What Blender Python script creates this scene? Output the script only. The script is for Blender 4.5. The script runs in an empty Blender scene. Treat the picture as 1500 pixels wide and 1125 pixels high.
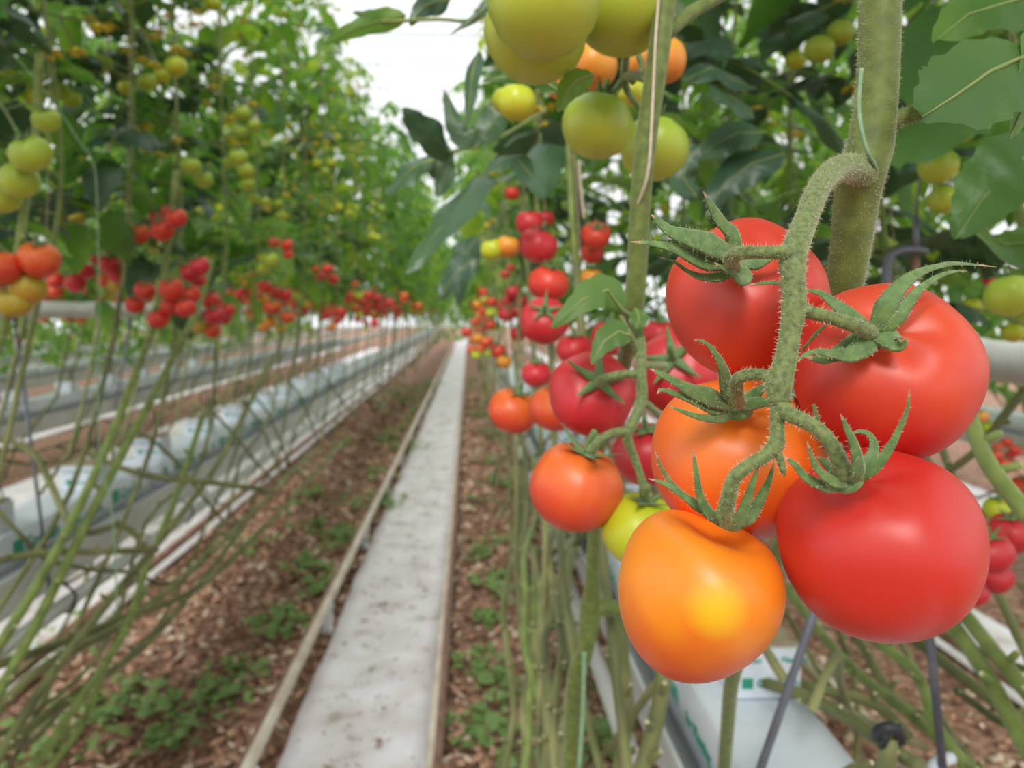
import bpy, math, random
from mathutils import Vector, Matrix, Quaternion, noise
random.seed(11)
RND = random.Random(5)
S = bpy.context.scene
COL = S.collection
PI = math.pi
# ------------------------------------------------------------------ camera
FPX = 1130.0
YAW, PITCH = math.radians(3.13), math.radians(5.43)
CAMZ = 1.45
cam_d = bpy.data.cameras.new('camera'); cam = bpy.data.objects.new('camera', cam_d); COL.objects.link(cam)
cam.location = (0, 0, CAMZ); cam.rotation_euler = (PI/2 - PITCH, 0, -YAW)
cam_d.sensor_width = 36; cam_d.lens = FPX/1500*36
cam_d.clip_start = 0.02; cam_d.clip_end = 300
cam_d.dof.use_dof = True; cam_d.dof.focus_distance = 0.28; cam_d.dof.aperture_fstop = 11.5
S.camera = cam
# ------------------------------------------------------------------ sky, sun, exposure
w = bpy.data.worlds.new('sky'); S.world = w; w.use_nodes = True
bg = w.node_tree.nodes['Background']; bg.inputs['Color'].default_value = (0.96, 0.98, 1.0, 1); bg.inputs['Strength'].default_value = 1.25
sun_d = bpy.data.lights.new('sun', 'SUN'); sun_d.energy = 3.5; sun_d.angle = math.radians(24.0); sun_d.color = (1, .96, .91)
sun = bpy.data.objects.new('sun', sun_d); COL.objects.link(sun)
sun.rotation_euler = Vector((0.10, 0.75, -0.66)).to_track_quat('-Z', 'Y').to_euler()
S.view_settings.view_transform = 'Standard'; S.view_settings.look = 'None'; S.view_settings.gamma = 1
S.view_settings.use_curve_mapping = False; S.view_settings.exposure = 0.16
cy = S.cycles
cy.max_bounces = 7; cy.diffuse_bounces = 4; cy.glossy_bounces = 3; cy.transmission_bounces = 5; cy.transparent_max_bounces = 8
cy.caustics_reflective = False; cy.caustics_refractive = False; cy.sample_clamp_indirect = 6
cy.use_denoising = True

# ------------------------------------------------------------------ view helpers: pixel of the photograph + distance -> place in the world
Fv = Vector((math.sin(YAW)*math.cos(PITCH), math.cos(YAW)*math.cos(PITCH), -math.sin(PITCH)))
Rv = Vector((math.cos(YAW), -math.sin(YAW), 0)); Uv = Rv.cross(Fv)
O = Vector((0, 0, CAMZ))
def ray(px, py): return Fv + Rv*((px-750)/FPX) - Uv*((py-562.5)/FPX)
def at(px, py, d): return O + ray(px, py)*d
def at_x(px, py, X):
    r = ray(px, py); return O + r*(X/r.x)
def pos(a): return Vector(a) if not isinstance(a, Vector) else a
# ------------------------------------------------------------------ materials
def node_mat(name):
    m = bpy.data.materials.new(name); m.use_nodes = True
    nt = m.node_tree; b = nt.nodes['Principled BSDF']; return m, nt, b
def lnk(nt, a, b): nt.links.new(a, b)
def noise_node(nt, scale, detail=3, coord='Object', dist=0.0):
    tc = nt.nodes.new('ShaderNodeTexCoord'); n = nt.nodes.new('ShaderNodeTexNoise')
    n.inputs['Scale'].default_value = scale; n.inputs['Detail'].default_value = detail; n.inputs['Distortion'].default_value = dist
    lnk(nt, tc.outputs[coord], n.inputs['Vector']); return n
def ramp(nt, src, stops):
    r = nt.nodes.new('ShaderNodeValToRGB'); e = r.color_ramp.elements
    e[0].position, e[0].color = stops[0][0], (*stops[0][1], 1)
    e[1].position, e[1].color = stops[-1][0], (*stops[-1][1], 1)
    for p, c in stops[1:-1]:
        k = e.new(p); k.color = (*c, 1)
    lnk(nt, src, r.inputs['Fac']); return r
def bump(nt, b, src, strength=.2, dist=.002):
    k = nt.nodes.new('ShaderNodeBump'); k.inputs['Strength'].default_value = strength; k.inputs['Distance'].default_value = dist
    lnk(nt, src, k.inputs['Height']); lnk(nt, k.outputs['Normal'], b.inputs['Normal']); return k
def noise_mat(name, stops, scale=20, rough=.6, bs=0, bd=.002, detail=4, metallic=0, coord='Object', dist=0, spec=.5):
    m, nt, b = node_mat(name); n = noise_node(nt, scale, detail, coord, dist)
    r = ramp(nt, n.outputs['Fac'], stops); lnk(nt, r.outputs['Color'], b.inputs['Base Color'])
    b.inputs['Roughness'].default_value = rough; b.inputs['Metallic'].default_value = metallic
    b.inputs['Specular IOR Level'].default_value = spec
    if bs: bump(nt, b, n.outputs['Fac'], bs, bd)
    return m
def tomato_mat(name, top, mid, low, spot=None, rough=.43):
    """ripening runs from the shoulder to the tip of the fruit; soft blotches; waxy skin"""
    m, nt, b = node_mat(name)
    tc = nt.nodes.new('ShaderNodeTexCoord'); sx = nt.nodes.new('ShaderNodeSeparateXYZ'); lnk(nt, tc.outputs['Object'], sx.inputs[0])
    n = noise_node(nt, 1.3, 2)
    ma = nt.nodes.new('ShaderNodeMath'); ma.operation = 'MULTIPLY_ADD'; ma.inputs[1].default_value = .42; ma.inputs[2].default_value = .2
    lnk(nt, sx.outputs['Z'], ma.inputs[0])
    ad = nt.nodes.new('ShaderNodeMath'); ad.operation = 'MULTIPLY_ADD'; ad.inputs[1].default_value = .6
    lnk(nt, n.outputs['Fac'], ad.inputs[0]); lnk(nt, ma.outputs[0], ad.inputs[2])
    r = ramp(nt, ad.outputs[0], [(.12, low), (.5, mid), (.85, top)])
    out = r.outputs['Color']
    sp = noise_node(nt, 60, 2)
    rs = ramp(nt, sp.outputs['Fac'], [(.66, (0, 0, 0)), (.8, (.35, .35, .35))])
    mx = nt.nodes.new('ShaderNodeMix'); mx.data_type = 'RGBA'; lnk(nt, rs.outputs['Color'], mx.inputs['Factor'])
    lnk(nt, out, mx.inputs['A']); mx.inputs['B'].default_value = (*[min(1, c*1.15+.015) for c in mid], 1); out = mx.outputs['Result']
    if spot:
        (p, rad, colr) = spot
        vm = nt.nodes.new('ShaderNodeVectorMath'); vm.operation = 'DISTANCE'; lnk(nt, tc.outputs['Object'], vm.inputs[0]); vm.inputs[1].default_value = p
        rr = ramp(nt, vm.outputs['Value'], [(0.0, (1, 1, 1)), (rad*.4, (.8, .8, .8)), (rad, (0, 0, 0))])
        mx = nt.nodes.new('ShaderNodeMix'); mx.data_type = 'RGBA'; lnk(nt, rr.outputs['Color'], mx.inputs['Factor'])
        lnk(nt, out, mx.inputs['A']); mx.inputs['B'].default_value = (*colr, 1); out = mx.outputs['Result']
    lnk(nt, out, b.inputs['Base Color'])
    b.inputs['Roughness'].default_value = rough; b.inputs['Specular IOR Level'].default_value = .62; b.inputs['Subsurface Weight'].default_value = .08
    b.inputs['Subsurface Radius'].default_value = (.3, .06, .03); b.inputs['Subsurface Scale'].default_value = .01
    b.inputs['Sheen Weight'].default_value = .03; b.inputs['Sheen Roughness'].default_value = .4
    return m
def leaf_mat(name, c0, c1, c2, trans, rough=.42):
    m, nt, b = node_mat(name)
    oi = nt.nodes.new('ShaderNodeObjectInfo'); n = noise_node(nt, 9, 3)
    ad = nt.nodes.new('ShaderNodeMath'); ad.operation = 'MULTIPLY_ADD'; ad.inputs[1].default_value = .45
    lnk(nt, oi.outputs['Random'], ad.inputs[0]); lnk(nt, n.outputs['Fac'], ad.inputs[2])
    r = ramp(nt, ad.outputs[0], [(.35, c0), (.7, c1), (1.0, c2)])
    lnk(nt, r.outputs['Color'], b.inputs['Base Color']); b.inputs['Roughness'].default_value = rough
    v = noise_node(nt, 55, 2, dist=.8); bump(nt, b, v.outputs['Fac'], .45, .003)
    t = nt.nodes.new('ShaderNodeBsdfTranslucent')
    mc = nt.nodes.new('ShaderNodeMix'); mc.data_type = 'RGBA'; mc.blend_type = 'MULTIPLY'; mc.inputs['Factor'].default_value = 1
    lnk(nt, r.outputs['Color'], mc.inputs['A']); mc.inputs['B'].default_value = (2.6, 2.3, 1.1, 1)
    lnk(nt, mc.outputs['Result'], t.inputs['Color'])
    mx = nt.nodes.new('ShaderNodeMixShader'); mx.inputs[0].default_value = trans
    lnk(nt, b.outputs[0], mx.inputs[1]); lnk(nt, t.outputs[0], mx.inputs[2]); lnk(nt, mx.outputs[0], nt.nodes['Material Output'].inputs['Surface'])
    return m
M = {}
M['leaf'] = leaf_mat('tomato leaf', (.042, .115, .028), (.07, .18, .04), (.14, .27, .05), .47)
M['leaf_dark'] = leaf_mat('blue green leaf', (.028, .075, .04), (.045, .10, .055), (.06, .13, .06), .18, .38)
M['leaf_fresh'] = leaf_mat('fresh leaf', (.07, .19, .03), (.12, .26, .04), (.26, .36, .05), .52)
M['leaf_near'] = leaf_mat('near leaf', (.07, .16, .05), (.10, .21, .06), (.14, .26, .07), .35, .55)
M['litter'] = leaf_mat('fallen leaf', (.11, .20, .05), (.18, .29, .09), (.28, .38, .16), .2, .6)
def stem_mat(name, c0, c1, c2, scale, sheen=.35):
    m = noise_mat(name, [(.3, c0), (.55, c1), (.75, c2)], scale, .62, .35, .0006, 4)
    b = m.node_tree.nodes['Principled BSDF']; b.inputs['Sheen Weight'].default_value = sheen; b.inputs['Sheen Roughness'].default_value = .5
    b.inputs['Sheen Tint'].default_value = (.9, .95, .7, 1); return m
M['stem'] = stem_mat('vine stem', (.13, .17, .035), (.2, .27, .06), (.28, .34, .09), 30)
M['stem_hero'] = stem_mat('downy main stem', (.08, .115, .02), (.13, .175, .032), (.18, .23, .05), 140, .3)
M['truss'] = stem_mat('downy truss', (.06, .09, .028), (.155, .205, .06), (.21, .26, .085), 520, .4)
M['sepal'] = stem_mat('sepal', (.08, .15, .045), (.13, .23, .07), (.19, .30, .09), 300, .35)
M['sepal_tip'] = noise_mat('dry sepal tip', [(.3, (.35, .22, .12)), (.7, (.5, .36, .22))], 200, .8)
M['old_stem'] = stem_mat('bare lower stem', (.09, .10, .035), (.19, .20, .07), (.34, .33, .14), 9, .2)
M['scar'] = noise_mat('leaf scar', [(.3, (.45, .42, .25)), (.7, (.7, .66, .45))], 60, .8)
M['hair'] = noise_mat('fine hair', [(.3, (.55, .52, .36)), (.7, (.75, .7, .52))], 60, .6)
M['red'] = tomato_mat('red tomato skin', (.66, .055, .022), (.68, .035, .018), (.60, .022, .022))
M['hero_a'] = tomato_mat('upper red tomato skin', (.58, .035, .016), (.66, .045, .018), (.54, .016, .016))
M['hero_b'] = tomato_mat('right red tomato skin', (.70, .065, .02), (.60, .020, .018), (.55, .012, .022))
M['hero_c'] = tomato_mat('orange red tomato skin', (.86, .20, .015), (.82, .115, .014), (.66, .04, .02))
M['hero_d'] = tomato_mat('large red tomato skin', (.57, .018, .012), (.62, .028, .015), (.62, .035, .018))
M['hero_e'] = tomato_mat('amber tomato skin', (.88, .23, .01), (.90, .27, .008), (.74, .09, .016), ((-.06, -.95, .24), .36, (.84, .52, .012)))
M['hero_f'] = tomato_mat('orange red side tomato skin', (.84, .17, .012), (.70, .06, .018), (.66, .06, .02))
M['pink'] = tomato_mat('deep red tomato skin', (.58, .022, .032), (.56, .018, .028), (.62, .04, .05))
M['orange'] = tomato_mat('orange tomato skin', (.74, .15, .018), (.70, .07, .018), (.64, .05, .02))
M['amber'] = tomato_mat('amber yellow tomato skin', (.78, .36, .03), (.78, .28, .03), (.70, .20, .02))
M['olive'] = tomato_mat('turning tomato skin', (.42, .36, .04), (.48, .36, .03), (.55, .25, .03))
M['lime'] = tomato_mat('yellow green tomato skin', (.50, .56, .02), (.52, .58, .02), (.58, .52, .03))
M['green'] = tomato_mat('green tomato skin', (.27, .40, .025), (.38, .48, .035), (.46, .52, .05))
M['soil'] = noise_mat('brown litter soil', [(.28, (.09, .04, .026)), (.45, (.24, .12, .08)), (.6, (.40, .24, .165)), (.8, (.58, .42, .31))], 22, .95, .9, .02, 8)
M['chip_a'] = noise_mat('dark chip', [(.3, (.16, .07, .04)), (.7, (.28, .14, .09))], 40, .9)
M['chip_b'] = noise_mat('pink brown chip', [(.3, (.38, .20, .13)), (.7, (.56, .34, .24))], 40, .9)
M['chip_c'] = noise_mat('pale chip', [(.3, (.55, .42, .30)), (.7, (.72, .60, .47))], 40, .9)
M['sheet'] = noise_mat('white ground sheet', [(.25, (.34, .26, .22)), (.38, (.68, .63, .65)), (.6, (.79, .77, .82)), (.8, (.84, .82, .87))], 5.5, .45, .5, .01, 7, dist=.4)
M['rust'] = noise_mat('rusty rail paint', [(.3, (.20, .10, .07)), (.7, (.34, .20, .15))], 12, .6, .1)
M['rail_white'] = noise_mat('worn cream rail paint', [(.3, (.50, .40, .31)), (.6, (.70, .62, .52)), (.8, (.80, .76, .70))], 9, .5, .1)
M['white_metal'] = noise_mat('white coated metal', [(.3, (.58, .60, .60)), (.7, (.74, .76, .77))], 6, .4)
M['film'] = noise_mat('white slab film', [(.3, (.66, .72, .82)), (.6, (.75, .80, .90)), (.8, (.82, .86, .93))], 9, .38, .5, .008, 3)
M['print'] = noise_mat('green print', [(.3, (.02, .30, .20)), (.7, (.03, .38, .26))], 30, .5)
M['pipe'] = noise_mat('pale grey pipe', [(.3, (.50, .50, .49)), (.7, (.62, .62, .60))], 5, .45)
M['steel'] = noise_mat('galvanised steel', [(.3, (.13, .14, .18)), (.7, (.22, .23, .28))], 30, .45, .05, .001, 3, .35)
M['black'] = noise_mat('black plastic', [(.3, (.015, .015, .02)), (.7, (.035, .035, .045))], 20, .4)
M['twine'] = noise_mat('pale twine', [(.3, (.50, .42, .32)), (.7, (.66, .58, .46))], 200, .8)
M['twine_green'] = noise_mat('green twine', [(.3, (.17, .30, .17)), (.7, (.28, .42, .26))], 200, .7)
M['flower'] = noise_mat('yellow petal', [(.3, (.80, .55, .02)), (.7, (.90, .75, .06))], 60, .5)
M['roof'] = noise_mat('roof steel', [(.3, (.55, .58, .62)), (.7, (.65, .68, .72))], 3, .5)
M['dirt'] = noise_mat('wet dirt', [(.3, (.25, .20, .13)), (.7, (.42, .35, .24))], 30, .9)
gm, gnt, gb = node_mat('roof glass'); tr = gnt.nodes.new('ShaderNodeBsdfTransparent'); mx = gnt.nodes.new('ShaderNodeMixShader'); mx.inputs[0].default_value = .05
gb.inputs['Roughness'].default_value = .1; gb.inputs['Base Color'].default_value = (.8, .85, .85, 1)
gnt.links.new(tr.outputs[0], mx.inputs[1]); gnt.links.new(gb.outputs[0], mx.inputs[2]); gnt.links.new(mx.outputs[0], gnt.nodes['Material Output'].inputs['Surface'])
M['glass'] = gm

# ------------------------------------------------------------------ mesh helpers
class MB:
    def __init__(s): s.v = []; s.f = []; s.m = []
    def add(s, vs, fs, mi=0):
        o = len(s.v); s.v += [tuple(a) for a in vs]; s.f += [tuple(i+o for i in f) for f in fs]; s.m += [mi]*len(fs)
    def box(s, x0, x1, y0, y1, z0, z1, mi=0, mat=None):
        v = [Vector((x, y, z)) for z in (z0, z1) for y in (y0, y1) for x in (x0, x1)]
        if mat: v = [mat @ a for a in v]
        s.add(v, [(0, 2, 3, 1), (4, 5, 7, 6), (0, 1, 5, 4), (2, 6, 7, 3), (0, 4, 6, 2), (1, 3, 7, 5)], mi)
    def tube(s, pts, rad, n=8, mi=0, flat=1.0, up=None, cap=True, phase=0.0):
        """swept tube; flat<1 squashes it along the second axis; up is the thin axis hint"""
        pts = [pos(p) for p in pts]; N = len(pts)
        if not hasattr(rad, '__len__'): rad = [rad]*N
        vs = []; side = None
        for i, p in enumerate(pts):
            t = (pts[min(i+1, N-1)] - pts[max(i-1, 0)])
            t = t.normalized() if t.length > 1e-9 else Vector((0, 0, 1))
            if up is not None:
                u = up[i] if isinstance(up, list) else up
                sd = t.cross(u)
                if sd.length < 1e-4: sd = side or Vector((1, 0, 0))
                sd = sd.normalized()
            elif side is None:
                sd = t.cross(Vector((0, 0, 1)) if abs(t.z) < .9 else Vector((1, 0, 0))).normalized()
            else:
                sd = (side - t*side.dot(t)); sd = sd.normalized() if sd.length > 1e-6 else side
            side = sd; bn = t.cross(sd)
            for k in range(n):
                a = 2*PI*k/n + phase
                vs.append(p + sd*(math.cos(a)*rad[i]) + bn*(math.sin(a)*rad[i]*flat))
        fs = [(i*n+k, i*n+(k+1) % n, (i+1)*n+(k+1) % n, (i+1)*n+k) for i in range(N-1) for k in range(n)]
        if cap: fs += [tuple(range(n-1, -1, -1)), tuple((N-1)*n+k for k in range(n))]
        s.add(vs, fs, mi)
    def mesh(s, name, mats, smooth=True):
        me = bpy.data.meshes.new(name); me.from_pydata(s.v, [], s.f)
        for m in (mats if isinstance(mats, (list, tuple)) else [mats]): me.materials.append(m)
        me.polygons.foreach_set('material_index', s.m); me.polygons.foreach_set('use_smooth', [smooth]*len(s.f))
        me.update(); return me
    def build(s, name, mats, parent=None, smooth=True): return obj(name, s.mesh(name, mats, smooth), parent)
def obj(name, me, parent=None, loc=None):
    o = bpy.data.objects.new(name, me); COL.objects.link(o)
    if loc is not None: o.location = loc
    if parent is not None:
        o.parent = parent
        if loc is None: o.matrix_parent_inverse = Matrix.Translation(-parent.location)   # children given in world coordinates
    return o
def tag(o, label=None, cat=None, group=None, kind=None):
    if label: o['label'] = label
    if cat: o['category'] = cat
    if group: o['group'] = group
    if kind: o['kind'] = kind
    return o
def empty(name, loc=(0, 0, 0)):
    o = bpy.data.objects.new(name, None); COL.objects.link(o); o.location = loc; o.empty_display_size = .02; return o
def smooth_path(pts, k=5, vals=None):
    """Catmull-Rom through points (and per-point values)"""
    P = [pos(p) for p in pts]; n = len(P); out = []; ov = []
    for i in range(n-1):
        p0, p1, p2, p3 = P[max(i-1, 0)], P[i], P[i+1], P[min(i+2, n-1)]
        for j in range(k):
            t = j/k
            out.append(.5*((2*p1) + (p2-p0)*t + (2*p0-5*p1+4*p2-p3)*t*t + (3*p1-p0-3*p2+p3)*t**3))
            if vals is not None: ov.append(vals[i]*(1-t)+vals[i+1]*t)
    out.append(P[-1])
    if vals is not None: ov.append(vals[-1]); return out, ov
    return out
def box_obj(name, x0, x1, y0, y1, z0, z1, mat, parent=None, bev=0):
    b = MB(); b.box(x0, x1, y0, y1, z0, z1); o = b.build(name, mat, parent, False)
    if bev:
        m = o.modifiers.new('b', 'BEVEL'); m.width = bev; m.segments = 2
    return o

# ------------------------------------------------------------------ leaves
def blade(mb, path, halfw, nrm, n=12, across=4, teeth=6, tooth=.16, fold=.25, wav=.06, mi=0, lobes=True):
    """one toothed, lobed leaflet along a path; nrm = direction its face looks at"""
    P = smooth_path(path, max(2, n//(len(path)-1))); N = len(P); vs = []
    ph = RND.random()*6
    for i, p in enumerate(P):
        s_ = i/(N-1); t = (P[min(i+1, N-1)]-P[max(i-1, 0)]).normalized()
        sd = t.cross(nrm).normalized(); up = sd.cross(t)
        wd = halfw*(math.sin(PI*min(1, s_**.72))**.75 if 0 < s_ < 1 else 0)*(1.12-.35*s_)
        wd = max(wd, halfw*.012)
        for j in range(across+1):
            a = -1+2*j/across
            e = abs(a)**2
            f = 1+e*(tooth*((i*teeth/N*2+.3*(a > 0)) % 1-.5)*2) if lobes else 1
            off = up*(fold*wd*abs(a)**1.3*-1 + wav*halfw*math.sin(s_*14+ph+a*1.7)*abs(a))
            vs.append(p + sd*(a*wd*f) + t*(e*wd*.25) + off)
    W = across+1
    fs = [(i*W+j, i*W+j+1, (i+1)*W+j+1, (i+1)*W+j) for i in range(N-1) for j in range(across)]
    mb.add(vs, fs, mi)
def leaf_mesh(name, seed, n, across, length=.34, leaflets=4, mats=None, mini=True):
    """compound tomato leaf: stalk along +X drooping, pairs of leaflets and an end leaflet"""
    r = random.Random(seed); mb = MB(); L = length
    droop = r.uniform(.25, .7)
    rach = [Vector((L*t*(1-.25*droop*t), r.uniform(-.01, .01), L*(.18*t-droop*t*t))) for t in (0, .2, .4, .6, .8, 1)]
    R = smooth_path(rach, 2)
    mb.tube(R, [.0028*(1-.6*i/(len(R)-1)) for i in range(len(R))], 4, 1, cap=False)
    up = Vector((0, 0, 1))
    def pt(t):
        f = t*(len(R)-1); i = min(int(f), len(R)-2); return R[i].lerp(R[i+1], f-i)
    for k in range(leaflets):
        t = .28+.62*k/max(1, leaflets)
        for sgn in (-1, 1):
            b = pt(t+r.uniform(-.02, .02)); ll = L*(.34-.05*k)*r.uniform(.8, 1.15)
            d = Vector((.55, sgn*1.0, -.15)).normalized(); tp = Vector((.35, sgn*.5, -.75-r.random()*.4)).normalized()
            p = [b, b+d*ll*.35, b+d*ll*.65+tp*ll*.12, b+d*ll*.8+tp*ll*.38]
            blade(mb, p, ll*.27, (up+Vector((r.uniform(-.5, .5), r.uniform(-.4, .4), 0))).normalized(), n, across, fold=.3, wav=.10, tooth=.2)
        if mini and k < leaflets-1:
            for sgn in (-1, 1):
                b = pt(t+.07); ll = L*.1; d = Vector((.3, sgn, -.3)).normalized()
                blade(mb, [b, b+d*ll*.5, b+d*ll], ll*.3, up, 4, 2)
    b = pt(.97); tt = (R[-1]-R[-3]).normalized(); ll = L*.38
    blade(mb, [b, b+tt*ll*.4, b+(tt+Vector((0, 0, -.25)))*ll*.75, b+(tt+Vector((0, 0, -.45)))*ll], ll*.33, (up+tt*.2).normalized(), n, across, fold=.3, wav=.1)
    return mb.mesh(name, mats or [M['leaf'], M['stem']])
LEAF_HI = [leaf_mesh('leaf', 10+i, 12, 4, .36, 3, [M['leaf_dark' if i % 2 else 'leaf'], M['stem']]) for i in range(6)]
LEAF_MID = [leaf_mesh('leaf', 40+i, 9, 2, .36, 3, [M[('leaf', 'leaf_fresh', 'leaf', 'leaf_dark')[i % 4]], M['stem']], mini=False) for i in range(6)]
def far_foliage(seed, nleaf, z0, z1, spread, mats, n=5):
    """the joined leaves of one distant vine"""
    r = random.Random(seed); mb = MB()
    for k in range(nleaf):
        z = z0+(z1-z0)*(k+.5)/nleaf; a = k*2.4+r.random(); L = .34*r.uniform(.8, 1.2)
        c, s_ = math.cos(a), math.sin(a)
        bx, by = r.uniform(-spread, spread)*.4, r.uniform(-spread, spread)
        for q in range(7):
            sg = (-1, 1)[q % 2]; t = .3+.2*(q//2); dr = -L*.6*t*t
            b = Vector((bx+c*L*t, by+s_*L*t, z+dr+.1))
            if q == 6: d = Vector((c, s_, -.8))
            else: d = Vector((c*.5-s_*sg, s_*.5+c*sg, -.5-r.random()*.5))
            d = d.normalized(); ll = L*r.uniform(.28, .4)
            blade(mb, [b, b+d*ll*.5+Vector((0, 0, .01)), b+d*ll+Vector((0, 0, -.04))], ll*.3, Vector((r.uniform(-.4, .4), r.uniform(-.4, .4), 1)).normalized(), n, 2, teeth=3, mi=r.choice((0, 0, 1)))
    return mb.mesh('foliage', mats)
FAR = [far_foliage(70+i, 30, 1.45, 3.85, .28, [M['leaf'], M['leaf_fresh']]) for i in range(4)]

LOW = [far_foliage(80+i, 42, .85, 3.85, .3, [M['leaf'], M['leaf_fresh']]) for i in range(3)]
FARTOP = [far_foliage(90+i, 24, 2.25, 3.85, .26, [M['leaf'], M['leaf_fresh']]) for i in range(2)]
# ------------------------------------------------------------------ tomatoes
def tomato_mesh(name, mat, ns=20, nr=12, h=.88, lobe=.015, k=5, dimple=.16, heart=0, seed=0):
    mb = MB(); vs = []; fs = []
    for i in range(nr+1):
        th = PI*i/nr
        for j in range(ns):
            ph = 2*PI*j/ns
            rr = math.sin(th)**.94*(1+lobe*math.cos(k*ph+seed)*math.exp(-((th-.9)/.9)**2)*2)
            z = h*math.cos(th)
            if heart: rr *= 1+heart*.20*math.cos(th)-heart*.03; z -= heart*.05*max(0, -math.cos(th))
            dz = dimple*math.exp(-(th/.42)**2)*(1+.35*math.cos(k*ph+seed)*(math.sin(th)))
            tp = .02*math.exp(-((PI-th)/.15)**2)
            nn = .012*noise.noise(Vector((math.cos(ph)*rr*1.5+seed, math.sin(ph)*rr*1.5, z*1.5)))*math.sin(th)
            vs.append(((rr+nn)*math.cos(ph), (rr+nn)*math.sin(ph), z-dz-tp*.5+nn))
    top = sum(vs[j][2] for j in range(ns))/ns
    vs = vs[ns:-ns]; n2 = nr-1
    fs = [(i*ns+j, (i+1)*ns+j, (i+1)*ns+(j+1) % ns, i*ns+(j+1) % ns) for i in range(n2-1) for j in range(ns)]
    vs += [(0, 0, top), (0, 0, -h*(1+(.05*heart)))]; a = len(vs)
    fs += [(a-2, j, (j+1) % ns) for j in range(ns)] + [(a-1, (n2-1)*ns+(j+1) % ns, (n2-1)*ns+j) for j in range(ns)]
    mb.add(vs, fs); me = mb.mesh(name, mat); me['hub'] = top; return me
TOM = {k: [tomato_mesh('tomato', M[k], 20, 14, .86+.05*i, .02, 5+i, .15, seed=i) for i in range(2)] for k in ('red', 'pink', 'orange', 'amber', 'olive', 'lime', 'green')}
def calyx_mesh(seed, n=5, L=.72, flare=.5):
    """little star with separate curved tips, sits at the hub of a fruit of radius 1"""
    r = random.Random(seed); mb = MB()
    for k in range(n):
        a = 2*PI*k/n+r.uniform(-.2, .2); c, s_ = math.cos(a), math.sin(a); l = L*r.uniform(.8, 1.2); u = flare*r.uniform(.1, 1.2)
        pts = [Vector((c*l*t, s_*l*t, .03+.12*t+u*t**2.2*(.5))) for t in (0, .25, .5, .75, 1)]
        P, Wd = smooth_path(pts, 2, [.10, .12, .085, .05, .012])
        mb.tube(P, Wd, 4, 0, .25, Vector((0, 0, 1)))
    mb.tube([(0, 0, 0), (0, 0, .15), (.05, 0, .38), (.12, 0, .55)], [.1, .08, .07, .075], 6)
    return mb.mesh('calyx', M['sepal'])
CAL = [calyx_mesh(i) for i in range(4)]
def axis_world(a): return (Rv*a[0]+Uv*a[1]-Fv*a[2]).normalized()
def basis(ax, spin=0):
    q = ax.to_track_quat('Z', 'Y'); return q @ Quaternion((0, 0, 1), spin)
HUBS = []
def put_tomato(kind, c, r, ax, label, group=None, seed=None, stretch=1):
    seed = RND.randrange(1000) if seed is None else seed
    o = obj('tomato', TOM[kind][seed % 2]); o.location = c
    o.rotation_mode = 'QUATERNION'; o.rotation_quaternion = basis(ax, seed); o.scale = (r, r, r*stretch)
    tag(o, label, 'tomato', group)
    k = bpy.data.objects.new('calyx', CAL[seed % 4]); COL.objects.link(k); k.parent = o; k.location = (0, 0, o.data['hub'])
    return c + ax*(r*.95)

# ------------------------------------------------------------------ setting: ground, sheets, roof
def ground():
    mb = MB(); vs = []
    xs = [-26, -16, -9, -6]+[-4+.14*i for i in range(52)]+[3.6, 6, 9, 16, 26]; ys = [-40, -12, -4, -1.5]+[.2+.14*i for i in range(56)]+[8.6+.9*i for i in range(14)]+[24, 32, 45, 70]
    for y in ys:
        for x in xs:
            z = .045*noise.noise(Vector((x*2.3, y*2.3, 0)))+.02*noise.noise(Vector((x*8, y*8, 4)))
            for cx in AISLES:
                d = abs(x-cx)
                if d < .36: z = z*.15-.012
            vs.append((x, y, z))
    W = len(xs); mb.add(vs, [(i*W+j, i*W+j+1, (i+1)*W+j+1, (i+1)*W+j) for i in range(len(ys)-1) for j in range(W-1)])
    o = mb.build('floor', M['soil']); tag(o, 'brown greenhouse floor of crumbled plant litter and soil', None, None, 'structure')
AISLES = [-5.12, -3.54, -1.96, -.38, 2.22, 3.9]
ground()
# fallen chips: nobody could count them
mb = MB(); r = random.Random(3)
for k in range(36000):
    y = 1.2+r.random()**1.9*12; x = r.uniform(-3.0, 2.6) if k % 3 else r.uniform(-1.6, .6)
    if any(abs(x-c) < .25 for c in AISLES): continue
    z = .045*noise.noise(Vector((x*2.3, y*2.3, 0)))+.012
    s_ = r.uniform(.007, .026)*(1+.06*y); a = r.random()*6.28; t = r.uniform(-.8, .8)
    e1 = Vector((math.cos(a), math.sin(a), t))*s_; e2 = Vector((-math.sin(a), math.cos(a), r.uniform(-.6, .6)))*s_*r.uniform(.4, .9)
    c = Vector((x, y, z+r.random()*.015))
    mb.add([c-e1, c-e2*.8, c+e1*.9, c+e2, c+Vector((0, 0, s_*.3))], [(0, 1, 4), (1, 2, 4), (2, 3, 4), (3, 0, 4)], r.choice((0, 1, 1, 2, 0)))
tag(mb.build('dry_litter', [M['chip_a'], M['chip_b'], M['chip_c']], None, False), 'dry brown and pink plant crumbs strewn over the floor', 'litter', None, 'stuff')
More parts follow.
